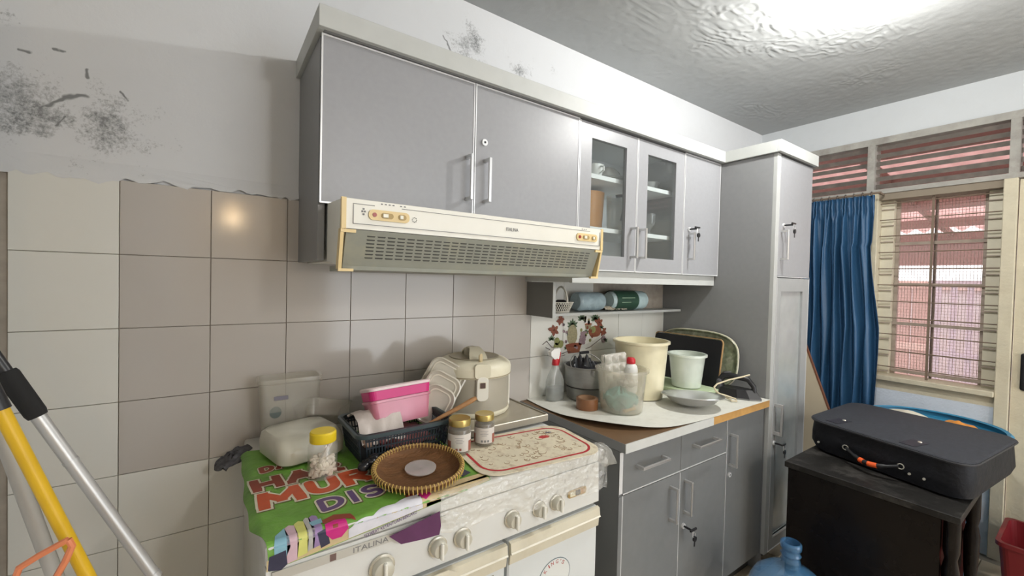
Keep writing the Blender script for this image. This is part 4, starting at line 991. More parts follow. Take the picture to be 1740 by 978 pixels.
obj('release_button', oriented(rloft(NB(), [(.020, .032, .0099, 0), (.014, .026, .0069, .008)]), rc+cd*.105+Vector((0, 0, .205)), cd+Vector((0, 0, .9))), pm('button_tan', (.62,.52,.32), .35), RC)
lt = obj('latch', oriented(rloft(NB(), [(.042, .085, .016, 0), (.042, .085, .016, .010), (.038, .081, .014, .013)]), rc+cd*.130+Vector((0, 0, .105)), cd), pm('latch_white', (.76,.74,.66), .3), RC)
obj('latch_window', oriented(rloft(NB(), [(.019, .019, .002, 0), (.019, .019, .002, .001)]), rc+cd*.1435+Vector((0, 0, .118)), cd), pm('latch_window_brown', (.10,.06,.05), .3), lt)
obj('latch_window_rim', oriented(rloft(NB(), [(.023, .023, .002, 0), (.023, .023, .002, .0006)]), rc+cd*.143+Vector((0, 0, .118)), cd), RCC, lt)
se = sd if (rc+sd).x > rc.x else -sd
bm = NB(); pts = []
for k in range(15):
    z = .010+.125*k/14; pts.append(rc+(se*.96+cd*.10).normalized()*(.1345)+Vector((0, 0, z)))
tube(bm, pts, .0045, 8); obj('side_rib', bm, pm('latch_white', (.76,.74,.66), .3), RC, smooth=True)

# ------------------------------------------------------------ honey jars
GJ = clear('jar_glass', (.8, .78, .7), .4, .18, .05)
HON = pm('jar_contents_dark', (.10, .07, .045), .3, 0, .2, 20); GOLD = pm('gold_lid', (.52, .40, .14), .3, .75, .08); LBL = pm('jar_label', (.62, .58, .54), .6, 0, .06, 40); LBR = pm('jar_label_red', (.30, .10, .07), .6)
def arc_patch(c, r, a0, a1, z0, z1, n=14, fz=None):
    bm = NB()
    def fn(u, v):
        a = a0+(a1-a0)*u; zz = z0+(z1-z0)*v; return (c[0]+r*math.cos(a), c[1]+r*math.sin(a), c[2]+zz)
    return grid(bm, fn, n, 4)
def jar(c, r, h, label, red='side'):
    t = thing('honey_jar', c, label, 'jar', 'honey jars')
    obj('glass', LT([(r*.92, 0), (r, .004), (r, h*.66), (r*.96, h*.72), (r*.80, h*.78), (r*.80, h*.82)], c, 32), GJ, t, smooth=True)
    obj('contents', LT([(r*.88, .004), (r*.93, .007), (r*.93, h*.62), (r*.86, h*.69), (.001, h*.70)], c, 24), HON, t, smooth=True)
    obj('lid', LT([(r*.85, h*.80), (r*.93, h*.81), (r*.94, h*.96), (r*.90, h), (r*.6, h*.985), (.001, h*.985)], c, 36), GOLD, t, smooth=True)
    a = math.atan2(-1.555-c[1], -c[0]); lb = obj('paper_label', arc_patch(c, r*1.012, a-1.25, a+1.25, h*.10, h*.60), LBL, t, smooth=True)
    obj('label_band', arc_patch(c, r*1.022, a-1.25, a-.75 if red != 'r' else a-.95, h*.10, h*.40), LBR, lb, smooth=True)
    obj('label_band', arc_patch(c, r*1.022, a+.85, a+1.25, h*.10, h*.40), LBR, lb, smooth=True)
    bm = NB()
    def app(b2): 
        me = bpy.data.meshes.new('q'); b2.to_mesh(me); b2.free(); bm.from_mesh(me)
    for k in range(4): app(arc_patch(c, r*1.024, a-.35+.1*(k % 2), a+.40-.12*(k % 2), h*(.50-.05*k), h*(.51-.05*k), 6))
    obj('small_print', bm, PRINT, lb)
    bm = NB()
    for k in range(3 if red == 'r' else 2):
        a2 = a-.1+.30*k-.1
        for v in (0,): app(arc_patch(c, r*1.026, a2-.09, a2+.09, h*.14, h*.14+.0065, 4))
    obj('label_marks', bm, LBR if red != 'r' else PRINT, lb)
jar((.592, -.470, .9005), .034, .098, 'left honey jar with a gold lid, in front of the dark basket')
jar((.686, -.455, .9005), .0315, .092, 'right honey jar with a gold lid, standing in front of the rice cooker', 'r')

# ------------------------------------------------------------ woven round tray
tc_ = Vector((.440, -.535, .8955)); TR = thing('woven_tray', tc_, 'round brown woven tray with a yellow laced rim', 'tray', rot=(.07, -.03, 0))
TRM = pm('woven_tray_brown', (.17, .075, .025), .6, 0, .35, 22, .6, 90, aniso=(1, 3, 1), dirt=.4, dcol=(.08,.04,.02)); LAC = pm('yellow_rattan_lacing', (.60, .42, .12), .5, 0, .12, 40)
def lt2(n, prof, m, p, **k): return obj(n, LT(prof, (0, 0, 0), 56, **k), m, p, smooth=True, local=True)
lt2('tray_disc', [(.001, .0035), (.085, .005), (.101, .014), (.110, .027), (.113, .026), (.106, .011), (.088, .0015), (.001, 0)], TRM, TR, cap0=False, cap1=False)
bm = NB()
for k in range(72):
    a = 2*PI*k/72; c = Vector((math.cos(a), math.sin(a), 0)); tg = Vector((-math.sin(a), math.cos(a), 0))
    pts = [c*.106+Vector((0, 0, .0155)), c*.106+Vector((0, 0, .026))-tg*.001, c*.1115+Vector((0, 0, .031))+tg*.0005, c*.1165+Vector((0, 0, .026))+tg*.001, c*.1145+Vector((0, 0, .013))+tg*.002]
    tube(bm, pts, .0013, 5)
obj('rim_lacing', bm, LAC, TR, local=True, kind='stuff', smooth=True)
obj('rim_hoop', T([(math.cos(a*PI/32)*.1115, math.sin(a*PI/32)*.1115, .0265) for a in range(65)], .0036, 8), pm('tray_hoop', (.26,.15,.06), .6), TR, local=True, smooth=True)
cap = obj('plastic_disc', LT([(.001, .002), (.033, .002), (.034, .004), (.040, .005), (.040, .0075), (.033, .0085), (.001, .006)], (0, 0, 0), 36, False, False), clear('clear_lid_plastic', (.85, .8, .78), .5, .38, .12), None, 'small round clear plastic disc lying in the woven tray', 'disc', smooth=True)
cap.location = (.448, -.528, .9018); cap.rotation_euler = (.07, -.03, 0)

# ------------------------------------------------------------ yellow-lidded jar
YJ = thing('plastic_jar', (.233, -.412, .8945), 'clear plastic jar with a yellow lid and white chunks inside', 'jar')
c = YJ.location; PET = clear('pet_plastic', (.9, .88, .84), .45, .13, .06)
obj('jar_body', LT([(.030, 0), (.034, .004), (.035, .02), (.035, .078), (.031, .088), (.029, .092)], c, 32), PET, YJ, smooth=True)
obj('lid', LT([(.031, .090), (.0315, .091), (.0315, .112), (.029, .116), (.001, .1165)], c, 40, True, False), pm('yellow_lid_plastic', (.75, .55, .02), .4, 0, .04), YJ, smooth=True, ang=30)
CHK = pm('white_chunks', (.72, .66, .56), .7, 0, .1, 60)
n_ = 0
bm = NB()
for k in range(190):
    a = random.uniform(0, 2*PI); r = math.sqrt(random.random())*.027; z = .009+random.random()**1.1*.038; s = random.uniform(.0065, .010)
    m_ = Matrix.Translation((c[0]+r*math.cos(a), c[1]+r*math.sin(a), c[2]+z)) @ Euler((random.uniform(0, 3), random.uniform(0, 3), 0)).to_matrix().to_4x4() @ Matrix.Diagonal((s, s*.8, s*.7, 1))
    bmesh.ops.create_icosphere(bm, subdivisions=1, radius=1, matrix=m_)
obj('white_chunks', bm, CHK, None, 'white lumps filling the lower half of the yellow-lidded jar', 'food', kind='stuff', smooth=True)
bm = T([(.225, -.412, .925), (.252, -.408, .975)], [.005, .006], 8); obj('jar_scoop', bm, pm('pale_scoop', (.6,.56,.5), .5), None, 'pale plastic scoop standing inside the yellow-lidded jar', 'scoop')

# ------------------------------------------------------------ containers at the left back
FRS = clear('frosted_box_plastic', (.74, .72, .60), .3, .72, .3)
WBX = thing('food_container', (.215, -.225, .8945), 'frosted white plastic box lying on the green sheet behind the yellow-lidded jar', 'container', rotz=math.radians(14))
obj('box_body', rloft(NB(), [(.160, .165, .03, .001), (.178, .185, .035, .008), (.182, .187, .036, .04), (.176, .165, .036, .062, 0, .006), (.160, .140, .034, .070, 0, .010)], n=7), FRS, WBX, local=True, smooth=True)
obj('box_inner', rloft(NB(), [(.15, .155, .03, .004), (.168, .172, .035, .04), (.155, .140, .034, .064, 0, .008)], n=6), pm('milky_box_inside', (.52, .50, .41), .6), WBX, local=True, smooth=True)
CLB = clear('clear_box_plastic', (.82, .80, .74), .25, .22, .15)
bxs = thing('tall_clear_container', (.203, -.065, .8925), 'tall clear storage box with two small dark stickers, standing against the tiles', 'container')
bm = rloft(NB(), [(.150, .075, .02, .8935, .203, -.065), (.155, .08, .02, .90, .203, -.065), (.172, .09, .022, 1.07, .203, -.065), (.182, .096, .024, 1.074, .203, -.065), (.182, .096, .024, 1.084, .203, -.065), (.165, .084, .02, 1.084, .203, -.065), (.150, .075, .02, .903, .203, -.065)], cap1=True)
obj('box_body', bm, CLB, bxs, smooth=True, ang=30)
bm = NB(); prism(bm, [(.160+.016*math.cos(k*PI/8), -.1075, .985+.018*math.sin(k*PI/8)) for k in range(16)], (0, 1, 0), .0006); obj('round_sticker', bm, pm('grey_green_sticker', (.12,.15,.14), .6), bxs)
obj('dark_sticker', B(.155, .193, -.112, -.1114, 1.022, 1.034), pm('grey_lilac_sticker', (.2,.19,.23), .6), bxs)
bm = rloft(NB(), [(.14, .10, .02, 0), (.155, .115, .022, .05), (.16, .12, .022, .052), (.15, .11, .02, .05), (.135, .095, .018, .004)], cap1=True)
xform(bm, Matrix.Translation((.300, -.075, .90)) @ Euler((-.5, .25, .2)).to_matrix().to_4x4()); bmesh.ops.translate(bm, verts=bm.verts, vec=(0, 0, .03))
obj('clear_tub', bm, CLB, None, 'small clear tub tipped on its side behind the dark basket', 'container', smooth=True, ang=30)

# ------------------------------------------------------------ dark basket
BK = thing('plastic_basket', (.455, -.325, .8955), 'dark navy slotted plastic basket full of kitchen things', 'basket', rotz=math.radians(1))
BKM = pm('navy_basket_plastic', (.022, .032, .042), .45, 0, .1, 20)
bw, bd_, bh = .270, .20, .088
def bside(nrm, tan, half, c0):
    """slotted wall: vertical ribs and rails, slightly flared"""
    bm = NB(); nr = Vector(nrm); tn = Vector(tan)
    def P(s, z, o=0): f = z/bh; return Vector(c0)+nr*(.012*f+o)+tn*(s*(half-.012+.012*f))+Vector((0, 0, z))
    nrib = max(8, int(half*2/.0085))
    for k in range(nrib+1):
        s = -1+2*k/nrib; w = .0016/half
        for (z0, z1) in ((.006, bh-.012),):
            q = [P(s-w, z0), P(s+w, z0), P(s+w, z1), P(s-w, z1)]; prism(bm, q, nr, .0022)
    for z in (.004, .026, .046, .066, bh-.016):
        h = .004 if z < .07 else .016
        q = [P(-1, z), P(1, z), P(1, z+h), P(-1, z+h)]; prism(bm, q, nr, .003)
    return bm
for nrm, tan, half, c0 in (((0, -1, 0), (1, 0, 0), bw/2-.012, (0, -bd_/2+.012, 0)), ((0, 1, 0), (1, 0, 0), bw/2-.012, (0, bd_/2-.012, 0)), ((-1, 0, 0), (0, 1, 0), bd_/2-.012, (-bw/2+.012, 0, 0)), ((1, 0, 0), (0, 1, 0), bd_/2-.012, (bw/2-.012, 0, 0))):
    obj('slotted_side', bside(nrm, tan, half, c0), BKM, BK, local=True)
obj('basket_base', mat_lvl(NB(), bw-.03, bd_-.03, .02, 0, .004), BKM, BK, local=True)
bm = NB(); O_ = rrect(bw+.022, bd_+.022, .03, 6); I_ = rrect(bw-.004, bd_-.004, .022, 6)
def dip(x, y): # raised front grip
    return .010*max(0, min(1, (.052-abs(x))/.012+.5)) if y < 0 else 0
lv = []
for P_, dz in ((O_, -.010), (O_, 0), (I_, 0), (I_, -.010)): lv.append([bm.verts.new((x, y, bh+dz+ (dip(x, y)))) for x, y in P_])
for a_, b_ in zip(lv, lv[1:]+lv[:1]): bridge(bm, a_, b_)
obj('basket_rim', bm, pm('navy_basket_rim', (.035, .055, .06), .4, 0, .1, 20), BK, local=True, smooth=True, ang=30)
# pink two-tone box
PBX = thing('pink_food_box', (.466, -.325, .968), 'pink lidded food box tilted on top of the dark basket', 'container', rot=(-.26, -.03, .05))
PK = clear('pink_box_plastic', (.80, .30, .42), .3, .55, .3)
obj('box_body', rloft(NB(), [(.165, .075, .014, 0), (.185, .088, .016, .065), (.192, .094, .018, .066), (.192, .094, .018, .073), (.180, .084, .014, .073), (.16, .07, .01, .004)]), PK, PBX, local=True, smooth=True, ang=30)
obj('box_inner', rloft(NB(), [(.158, .068, .01, .004), (.177, .080, .012, .062)]), pm('pale_pink_inside', (.62, .32, .38), .6), PBX, local=True)
obj('magenta_band', rloft(NB(), [(.186, .088, .016, .074), (.192, .094, .017, .098), (.192, .094, .017, .1005)]), pm('magenta_plastic', (.58, .02, .18), .35), PBX, local=True)
obj('lid', rloft(NB(), [(.196, .098, .018, .101), (.198, .100, .019, .108), (.190, .092, .016, .111), (.186, .088, .014, .109)]), pm('pale_pink_lid', (.72, .58, .58), .3), PBX, local=True)
# contents: pouch, knobbly bits, spatula
def pouch(u, v): 
    x = .335+.12*u; y = -.40+.16*v; return (x, y, .945+.075*math.sin(PI*min(1, v*1.02))*(.5+.5*u)+.022*v+.010*noise.noise(Vector((u*5, v*5, 0)))+.015*(1-u)*v)
obj('white_pouch', grid(NB(), pouch, 16, 16, -.003), pm('white_pouch_plastic', (.62, .56, .52), .4, 0, .08, 14, .3, 30), None, 'crumpled whitish pouch lying in the left half of the dark basket', 'pouch', smooth=True)
for i, (x, y, z, s, ck, lab) in enumerate([(.352, -.392, .950, .017, (.40, .27, .20), 'small brown bulb in the left front corner of the dark basket'), (.390, -.395, .948, .014, (.20, .05, .045), 'dark red shallot in the front of the dark basket beside the brown bulb')]):
    o = obj('shallot', LT([(.001, -s), (s*.6, -s*.75), (s, -.1*s), (s*.75, s*.5), (s*.25, s*.9), (s*.08, s*1.3)], (0, 0, 0), 18), pm('bulb_skin_%s' % ('brown', 'red')[i], ck, .5, 0, .2, 60), None, lab, 'vegetable', smooth=True); o.location = (x, y, z); o.rotation_euler = (.5, .6, 0)
obj('filler_bag', grid(NB(), lambda u, v: (.40+.15*u, -.405+.16*v, .925+.03*math.sin(PI*u)*math.sin(PI*v)+.008*noise.noise(Vector((u*7, v*7, 3)))), 18, 18, -.002), pm('red_brown_bag', (.25, .10, .10), .4, 0, .2, 20), None, 'reddish plastic bag at the bottom of the dark basket', 'bag', smooth=True)
SP = obj('wooden_spatula', T([(.50, -.39, .955), (.560, -.405, .985), (.62, -.42, 1.012), (.655, -.43, 1.030), (.668, -.434, 1.037)], [.0045, .006, .007, .008, .0055], 10), pm('wood_spatula', (.40, .21, .09), .5, 0, .2, 40, aniso=(1, 6, 6)), None, 'wooden spatula handle sticking out of the dark basket towards the rice cooker', 'spatula', smooth=True)
# leaning clear lids between basket and cooker
LP = clear('clouded_lid_plastic', (.70, .66, .56), .35, .72, .25)
labs = ['large clouded plastic lid leaning against the rice cooker', 'middle clouded plastic lid leaning on the large one', 'smallest clouded plastic lid, in front, leaning above the basket']
for i, (cx, cy, w, h, rz, lean, ry) in enumerate([(.640, -.235, .130, .180, -.45, -.22, 0), (.618, -.262, .115, .155, -.45, -.22, 0), (.600, -.287, .100, .125, -.45, -.22, 0)]):
    t = thing('container_lid', (cx, cy, 1.030-.022*i), labs[i], 'lid', 'clouded lids beside the rice cooker')
    m_ = (Euler((PI/2+lean, -ry, rz), 'XYZ').to_matrix() @ Matrix.Rotation(-.50, 3, 'Z')).to_4x4()
    bm = xform(rloft(NB(), [(w, h, .034, 0), (w+.006, h+.006, .036, .002), (w+.006, h+.006, .036, .011), (w-.004, h-.004, .030, .013), (w-.012, h-.012, .028, .009), (w-.03, h-.03, .02, .006)], n=7), m_)
    obj('lid_panel', bm, LP, t, local=True, smooth=True, ang=30)
    bm = NB(); a = rrect(w-.022, h-.022, .024, 7); c = rrect(w-.030, h-.030, .021, 7)
    A1 = [bm.verts.new((x, y, .0102)) for x, y in a]; A2 = [bm.verts.new((x, y, .0102)) for x, y in c]; bridge(bm, A1, A2); xform(bm, m_)
    obj('rim_ridge', bm, pm('lid_ridge', (.70, .66, .55), .3), t, local=True)
o = obj('green_bowl_rim', LT([(.045, 0), (.055, .03), (.057, .03), (.052, .0)], (0, 0, 0), 28, True, False), pm('green_plastic', (.05, .12, .06), .4), None, 'green plastic bowl behind the pink food box', 'bowl', smooth=True); o.location = (.500, -.150, .995); o.rotation_euler = (-.3, 0, 0)
bm = NB()
for k in range(5):
    m_ = Matrix.Translation((.338+.016*math.cos(k*1.7), -.452+.012*math.sin(k*2.1), .908+.004*k)) @ Matrix.Diagonal((.017, .014, .012, 1)); bmesh.ops.create_icosphere(bm, subdivisions=2, radius=1, matrix=m_)
for v in bm.verts: v.co += Vector((noise.noise(v.co*70), noise.noise(v.co*70+Vector((5, 0, 0))), 0))*.006
obj('black_bag_knot', bm, pm('black_bag_plastic', (.012, .012, .014), .25), None, 'knotted black plastic bag between the basket and the woven tray', 'bag', smooth=True)

# ------------------------------------------------------------ things on the worktop
# spray bottle
SB = thing('spray_bottle', (1.292, -.088, ZC), 'clear spray bottle with a white and red trigger head', 'bottle')
c = SB.location
obj('bottle_body', rloft(NB(), [(.080, .05, .018, .001, *c[:2]), (.086, .054, .02, .006, *c[:2]), (.086, .054, .02, .085, *c[:2]), (.070, .046, .02, .115, *c[:2]), (.036, .034, .0165, .145, *c[:2]), (.028, .028, .0139, .165, *c[:2])]) if False else xform(rloft(NB(), [(.080, .05, .018, .001), (.086, .054, .02, .006), (.086, .054, .02, .085), (.070, .046, .02, .115), (.036, .034, .0165, .145), (.028, .028, .0139, .165)]), Matrix.Translation(c)), clear('spray_bottle_plastic', (.72, .75, .74), .5, .28, .1), SB, smooth=True)
obj('liquid', xform(rloft(NB(), [(.076, .046, .016, .004), (.081, .049, .018, .009), (.081, .049, .018, .060)]), Matrix.Translation(c)), clear('clear_liquid', (.45, .48, .47), .4, .35, .05), SB, smooth=True)
RDP = pm('red_plastic', (.50, .02, .03), .35); WHP = pm('white_plastic', (.78, .78, .76), .35)
obj('collar', LT([(.016, .160), (.017, .162), (.015, .182), (.012, .19)], c, 20), RDP, SB, smooth=True)
bm = NB(); prism(bm, [(c[0]-.012, c[1]-.010, c[2]+.188), (c[0]-.034, c[1]-.010, c[2]+.206), (c[0]-.036, c[1]-.010, c[2]+.222), (c[0]-.018, c[1]-.010, c[2]+.236), (c[0]+.014, c[1]-.010, c[2]+.238), (c[0]+.020, c[1]-.010, c[2]+.225), (c[0]+.012, c[1]-.010, c[2]+.188)], (0, 1, 0), .022); obj('spray_head', bm, WHP, SB)
bm = NB(); prism(bm, [(c[0]+.012, c[1]-.007, c[2]+.19), (c[0]+.020, c[1]-.007, c[2]+.222), (c[0]+.026, c[1]-.007, c[2]+.218), (c[0]+.018, c[1]-.007, c[2]+.165)], (0, 1, 0), .014); obj('trigger', bm, RDP, SB)
# pot with black bag
PT = thing('aluminium_pot', (1.452, -.135, ZC), 'dull two-tier aluminium pot with a raised bail handle, behind the spray bottle', 'pot')
c = PT.location; ALP = pm('dull_aluminium', (.36, .36, .35), .38, .75, .1, 14, dirt=.3, dcol=(.2,.19,.17), aniso=(1, 1, 6))
obj('lower_pan', LT([(.088, 0), (.094, .004), (.098, .055), (.100, .058)], c, 40), ALP, PT, smooth=True)
obj('upper_pan', LT([(.096, .059), (.103, .064), (.106, .150), (.110, .152), (.110, .155), (.104, .155), (.100, .07), (.001, .066)], c, 40, True, False), ALP, PT, smooth=True)
obj('rolled_band', LT([(.1035, .142), (.1065, .144), (.1065, .148), (.1035, .150)], c, 40, False, False), ALP, PT)
hb = obj('bail_handle', T([(c[0]-.105*math.cos(a*PI/14)*.96, c[1]+.05*math.sin(a*PI/14), c[2]+.148+.055*math.sin(a*PI/14)) for a in range(15)], .0025, 8), ALP, PT, smooth=True)
obj('handle_grip', T([(c[0]-.006, c[1]+.049, c[2]+.203), (c[0]+.05, c[1]+.047, c[2]+.203)], .007, 10), BLACK, hb)
for s in (-1, 1): obj('rivet_lug', B(c[0]-.035+.04*s, c[0]-.025+.04*s, c[1]-.112, c[1]-.100, c[2]+.125, c[2]+.150, bev=.002), ALP, PT)
def bag(u, v):
    a = 2*PI*u; r = .092*(1-v*.95); 
    return (c[0]-.02*v+r*math.cos(a), c[1]+r*math.sin(a), c[2]+.125+.045*math.sin(PI*.5*v)*(1+.6*math.cos(a+3.4))+.045*noise.noise(Vector((math.cos(a)*2, math.sin(a)*2, v*4))))
obj('black_bag', grid(NB(), bag, 60, 26), pm('black_bag_glossy', (.02, .022, .028), .3, 0, .2, 20, .3, 40), None, 'crumpled black plastic bag stuffed in the aluminium pot', 'bag', smooth=True, ang=30)
# brown tape
TP = thing('packing_tape', (1.325, -.262, ZC), 'roll of brown packing tape lying on the worktop', 'tape')
c = TP.location
obj('tape_wound', LT([(.040, .001), (.047, .001), (.047, .047), (.040, .047)], c, 40, False, False), pm('brown_tape', (.22, .09, .035), .3, 0, .05, 30, coat=.3), TP, smooth=True)
obj('tape_core', LT([(.036, .0005), (.0398, .0005), (.0398, .0475), (.036, .0475), (.036, .0005)], c, 40, False, False), pm('cardboard_core', (.42, .26, .16), .8), TP, smooth=True)
# buckets
def tub(name, c, r0, r1, h, m, label, rim=.010, wall=.002, grp=None):
    t = thing(name, c, label, 'bucket')
    obj('tub_body', LT([(r0*.9, 0), (r0, .004), (r1, h-.012), (r1-wall, h-.012), (r0-wall, .006), (.001, .004)], c, 48, True, False), m, t, smooth=True)
    obj('rim', LT([(r1, h-.014), (r1+rim, h-.012), (r1+rim, h-.002), (r1+rim*.5, h), (r1-wall, h-.001), (r1-wall, h-.012)], c, 48, False, False), m, t, smooth=True)
    return t
B1 = tub('clear_bucket', (1.440, -.350, ZC), .088, .104, .182, clear('bucket_clear_plastic', (.82, .80, .72), .35, .20, .15), 'cloudy clear plastic bucket full of odds and ends, front of the worktop')
B2 = tub('cream_bucket', (1.700, -.245, ZC), .105, .124, .272, clear('bucket_cream_plastic', (.80, .74, .52), .25, .88, .35), 'large cream plastic bucket, the tallest on the worktop')
bmx = LT([(.100, .006), (.118, .235), (.001, .236)], (1.70, -.245, ZC), 40); 
obj('pale_contents', bmx, pm('bucket_cream_inside', (.52, .48, .35), .7), B2, smooth=True)
B3 = tub('small_frosted_bucket', (1.962, -.325, .8865), .068, .085, .168, clear('bucket_frost_plastic', (.74, .80, .72), .3, .78, .3), 'small frosted white bucket standing on the pale green box')
# contents of clear bucket
c = Vector((1.440, -.350, ZC))
def cloth(u, v):
    a = 2*PI*u; r = .074*math.sin(PI*(.06+.9*v))**.8; return (c[0]-.004+r*math.cos(a), c[1]+r*math.sin(a), c[2]+.012+.080*v+.030*noise.noise(Vector((math.cos(a)*2.5, math.sin(a)*2.5, v*4))))
obj('green_cloth', grid(NB(), cloth, 48, 20), pm('teal_cloth', (.08, .28, .25), .8, 0, .5, 26), None, 'bunched teal cloth inside the cloudy clear bucket', 'cloth', smooth=True)
wbt = thing('white_bottle', (1.478, -.365, .95), 'white bottle with a red cap standing in the cloudy clear bucket', 'bottle')
w = wbt.location
obj('bottle_body', LT([(.026, -.02), (.030, -.01), (.030, .080), (.026, .095), (.016, .105)], w, 28), pm('white_bottle_plastic', (.68, .68, .66), .35, 0, .04), wbt, smooth=True)
obj('cap', LT([(.018, .104), (.0195, .106), (.0195, .122), (.013, .130), (.001, .131)], w, 28), RDP, wbt, smooth=True)
a = math.atan2(-1.555-w[1], -w[0]); obj('blue_dot', arc_patch((w[0], w[1], w[2]), .0285, a-.35, a-.05, .078, .086), INK['navy'], wbt)
EG = thing('egg_tray', (1.415, -.338, 1.02), 'clear plastic egg tray stuck upright in the cloudy clear bucket', 'tray')
def eggf(u, v): 
    z = .115*v-.04; x = (u-.5)*.105; d = .008*abs(math.sin(u*PI*3))*abs(math.sin(v*PI*3.0)); return (x, -d-.10*.15*v, z)
bm = grid(NB(), eggf, 36, 30, .0012); xform(bm, Euler((-.12, -.10, -.30)).to_matrix().to_4x4()); obj('cup_sheet', bm, clear('egg_tray_plastic', (.86, .84, .78), .55, .32, .1), EG, local=True, smooth=True)
bm = NB(); box(bm, -.056, .056, -.004, .012, .070, .078, bev=.002); box(bm, -.056, -.050, -.004, .012, -.04, .078, bev=.002); box(bm, .050, .056, -.004, .012, -.04, .078, bev=.002); xform(bm, Euler((-.12, -.10, -.30)).to_matrix().to_4x4()); obj('tray_rim', bm, MATS['egg_tray_plastic'], EG, local=True)
def pl(u, v): a = 2*PI*u; r = .045*math.sin(PI*(.04+.94*v)); return (c[0]+.03+r*math.cos(a)*.9, c[1]-.01+r*math.sin(a), c[2]+.09+.05*v+.012*noise.noise(Vector((math.cos(a)*3, math.sin(a)*3, v*5))))
obj('clear_wrap', grid(NB(), pl, 36, 16), clear('wrap_plastic', (.8, .78, .72), .5, .35, .15, bump=.5), None, 'ball of clear wrap in the cloudy clear bucket below the egg tray', 'wrap', smooth=True, ang=30)
obj('wooden_stick', T([(1.40, -.40, .868), (1.46, -.405, .872)], .007, 8), pm('wood_stick', (.5, .33, .12), .6), None, 'short yellowish wooden piece at the bottom of the clear bucket', 'stick')
# steel dish
DS = thing('steel_dish', (1.760, -.486, ZC+.008), 'shallow stainless steel dish at the front of the worktop', 'dish', rot=Matrix.Rotation(-.10, 3, Vector((.816, -.577, 0))).to_euler())
obj('dish_body', LT([(.050, .0), (.062, .001), (.092, .014), (.112, .034), (.132, .044), (.1335, .0425), (.1335, .0455), (.112, .0385), (.090, .017), (.060, .0035), (.001, .003)], (0, 0, 0), 56, True, False), pm('stainless_steel', (.66, .66, .66), .3, .9, .03), DS, smooth=True, local=True)
# pale green box
GB = thing('pale_green_box', (1.94, -.30, ZC-.001), 'flat pale green box under the small frosted bucket', 'box')
GBM = pm('pale_green_card', (.46, .55, .36), .6, 0, .06, 20)
obj('box_tray', B(1.875, 2.055, -.435, -.13, .8556, .870, bev=.002), pm('pale_green_card_side', (.36,.46,.28), .6), GB); obj('box_top', B(1.867, 2.065, -.445, -.12, .8705, .8855, bev=.003), GBM, GB)
# black board and oval tray leaning on tall cabinet
bmm = NB()
def lean(x0, x1, z0, z1, y, z): f = (z-z0)/(z1-z0); return x0+(x1-x0)*f
BB = thing('black_baking_board', (2.10, -.21, ZC), 'black board with a thin wooden edge leaning behind the frosted bucket', 'board')
prof_ = rrect(.400, .262, .022, 6)
bm = NB(); fr = [bm.verts.new((0, y, z+.131)) for y, z in prof_]; bk = [bm.verts.new((.010, y, z+.131)) for y, z in prof_]; bm.faces.new(fr); bm.faces.new(bk[::-1]); bridge(bm, fr, bk)
mL = Matrix.Translation((2.092, -.212, .8575)) @ Euler((0, .17, 0)).to_matrix().to_4x4()
obj('board_face', xform(bm, mL), pm('black_board', (.008, .008, .010), .5, 0, .1, 20), BB)
po = rrect(.408, .270, .026, 6); bm = NB(); fr = [bm.verts.new((.001, y, z+.131)) for y, z in po]; bk = [bm.verts.new((.0105, y, z+.131)) for y, z in po]; fi = [bm.verts.new((.001, y, z+.131)) for y, z in prof_]; bi = [bm.verts.new((.0105, y, z+.131)) for y, z in prof_]
bridge(bm, fr, bk); bridge(bm, fr, fi); bridge(bm, bk, bi); bmesh.ops.translate(bm, verts=bm.verts, vec=(0, 0, .004)); obj('wooden_edge', xform(bm, mL), pm('board_tan_edge', (.42, .26, .12), .5), BB)
OT = thing('oval_tray', (2.17, -.25, ZC), 'greenish floral oval tray leaning behind the black board', 'tray')
def otf(u, v): 
    a = 2*PI*u; ca, sa = math.cos(a), math.sin(a); p = 3.2; rr = (abs(ca)**p+abs(sa)**p)**(-1/p)*v
    return (.0+.014*(v > .93), .235*rr*ca, .148+.145*rr*sa)
bm = grid(NB(), lambda u, v: otf(u, .001+.999*v), 64, 14, .003); xform(bm, Matrix.Scale(-1, 4, (1, 0, 0))); xform(bm, Matrix.Translation((2.152, -.245, .8582)) @ Euler((0, .125, 0)).to_matrix().to_4x4())
obj('tray_panel', bm, pm('floral_tray_print', (.22, .25, .16), .3, 0, .75, 45, dirt=.9, dcol=(.46,.42,.36), dscale=22, coat=.3), OT, smooth=True)
bm = T([Matrix.Translation((2.152, -.245, .8582)) @ Euler((0, .125, 0)).to_matrix().to_4x4() @ Vector((-.010, otf(k/64, 1)[1], otf(k/64, 1)[2])) for k in range(65)], .0045, 6); obj('tray_rim', bm, pm('tray_rim_cream', (.58, .55, .42), .3), OT, smooth=True)
# iron with cord
IR = thing('clothes_iron', (2.105, -.520, ZC), 'black clothes iron with a cream cord at the right end of the worktop', 'iron', rotz=math.radians(-74))
bm = NB(); so = [(-.085, -.042), (-.085, .042), (-.02, .048), (.05, .034), (.095, .004), (.095, -.004), (.05, -.034), (.0, -.048)]
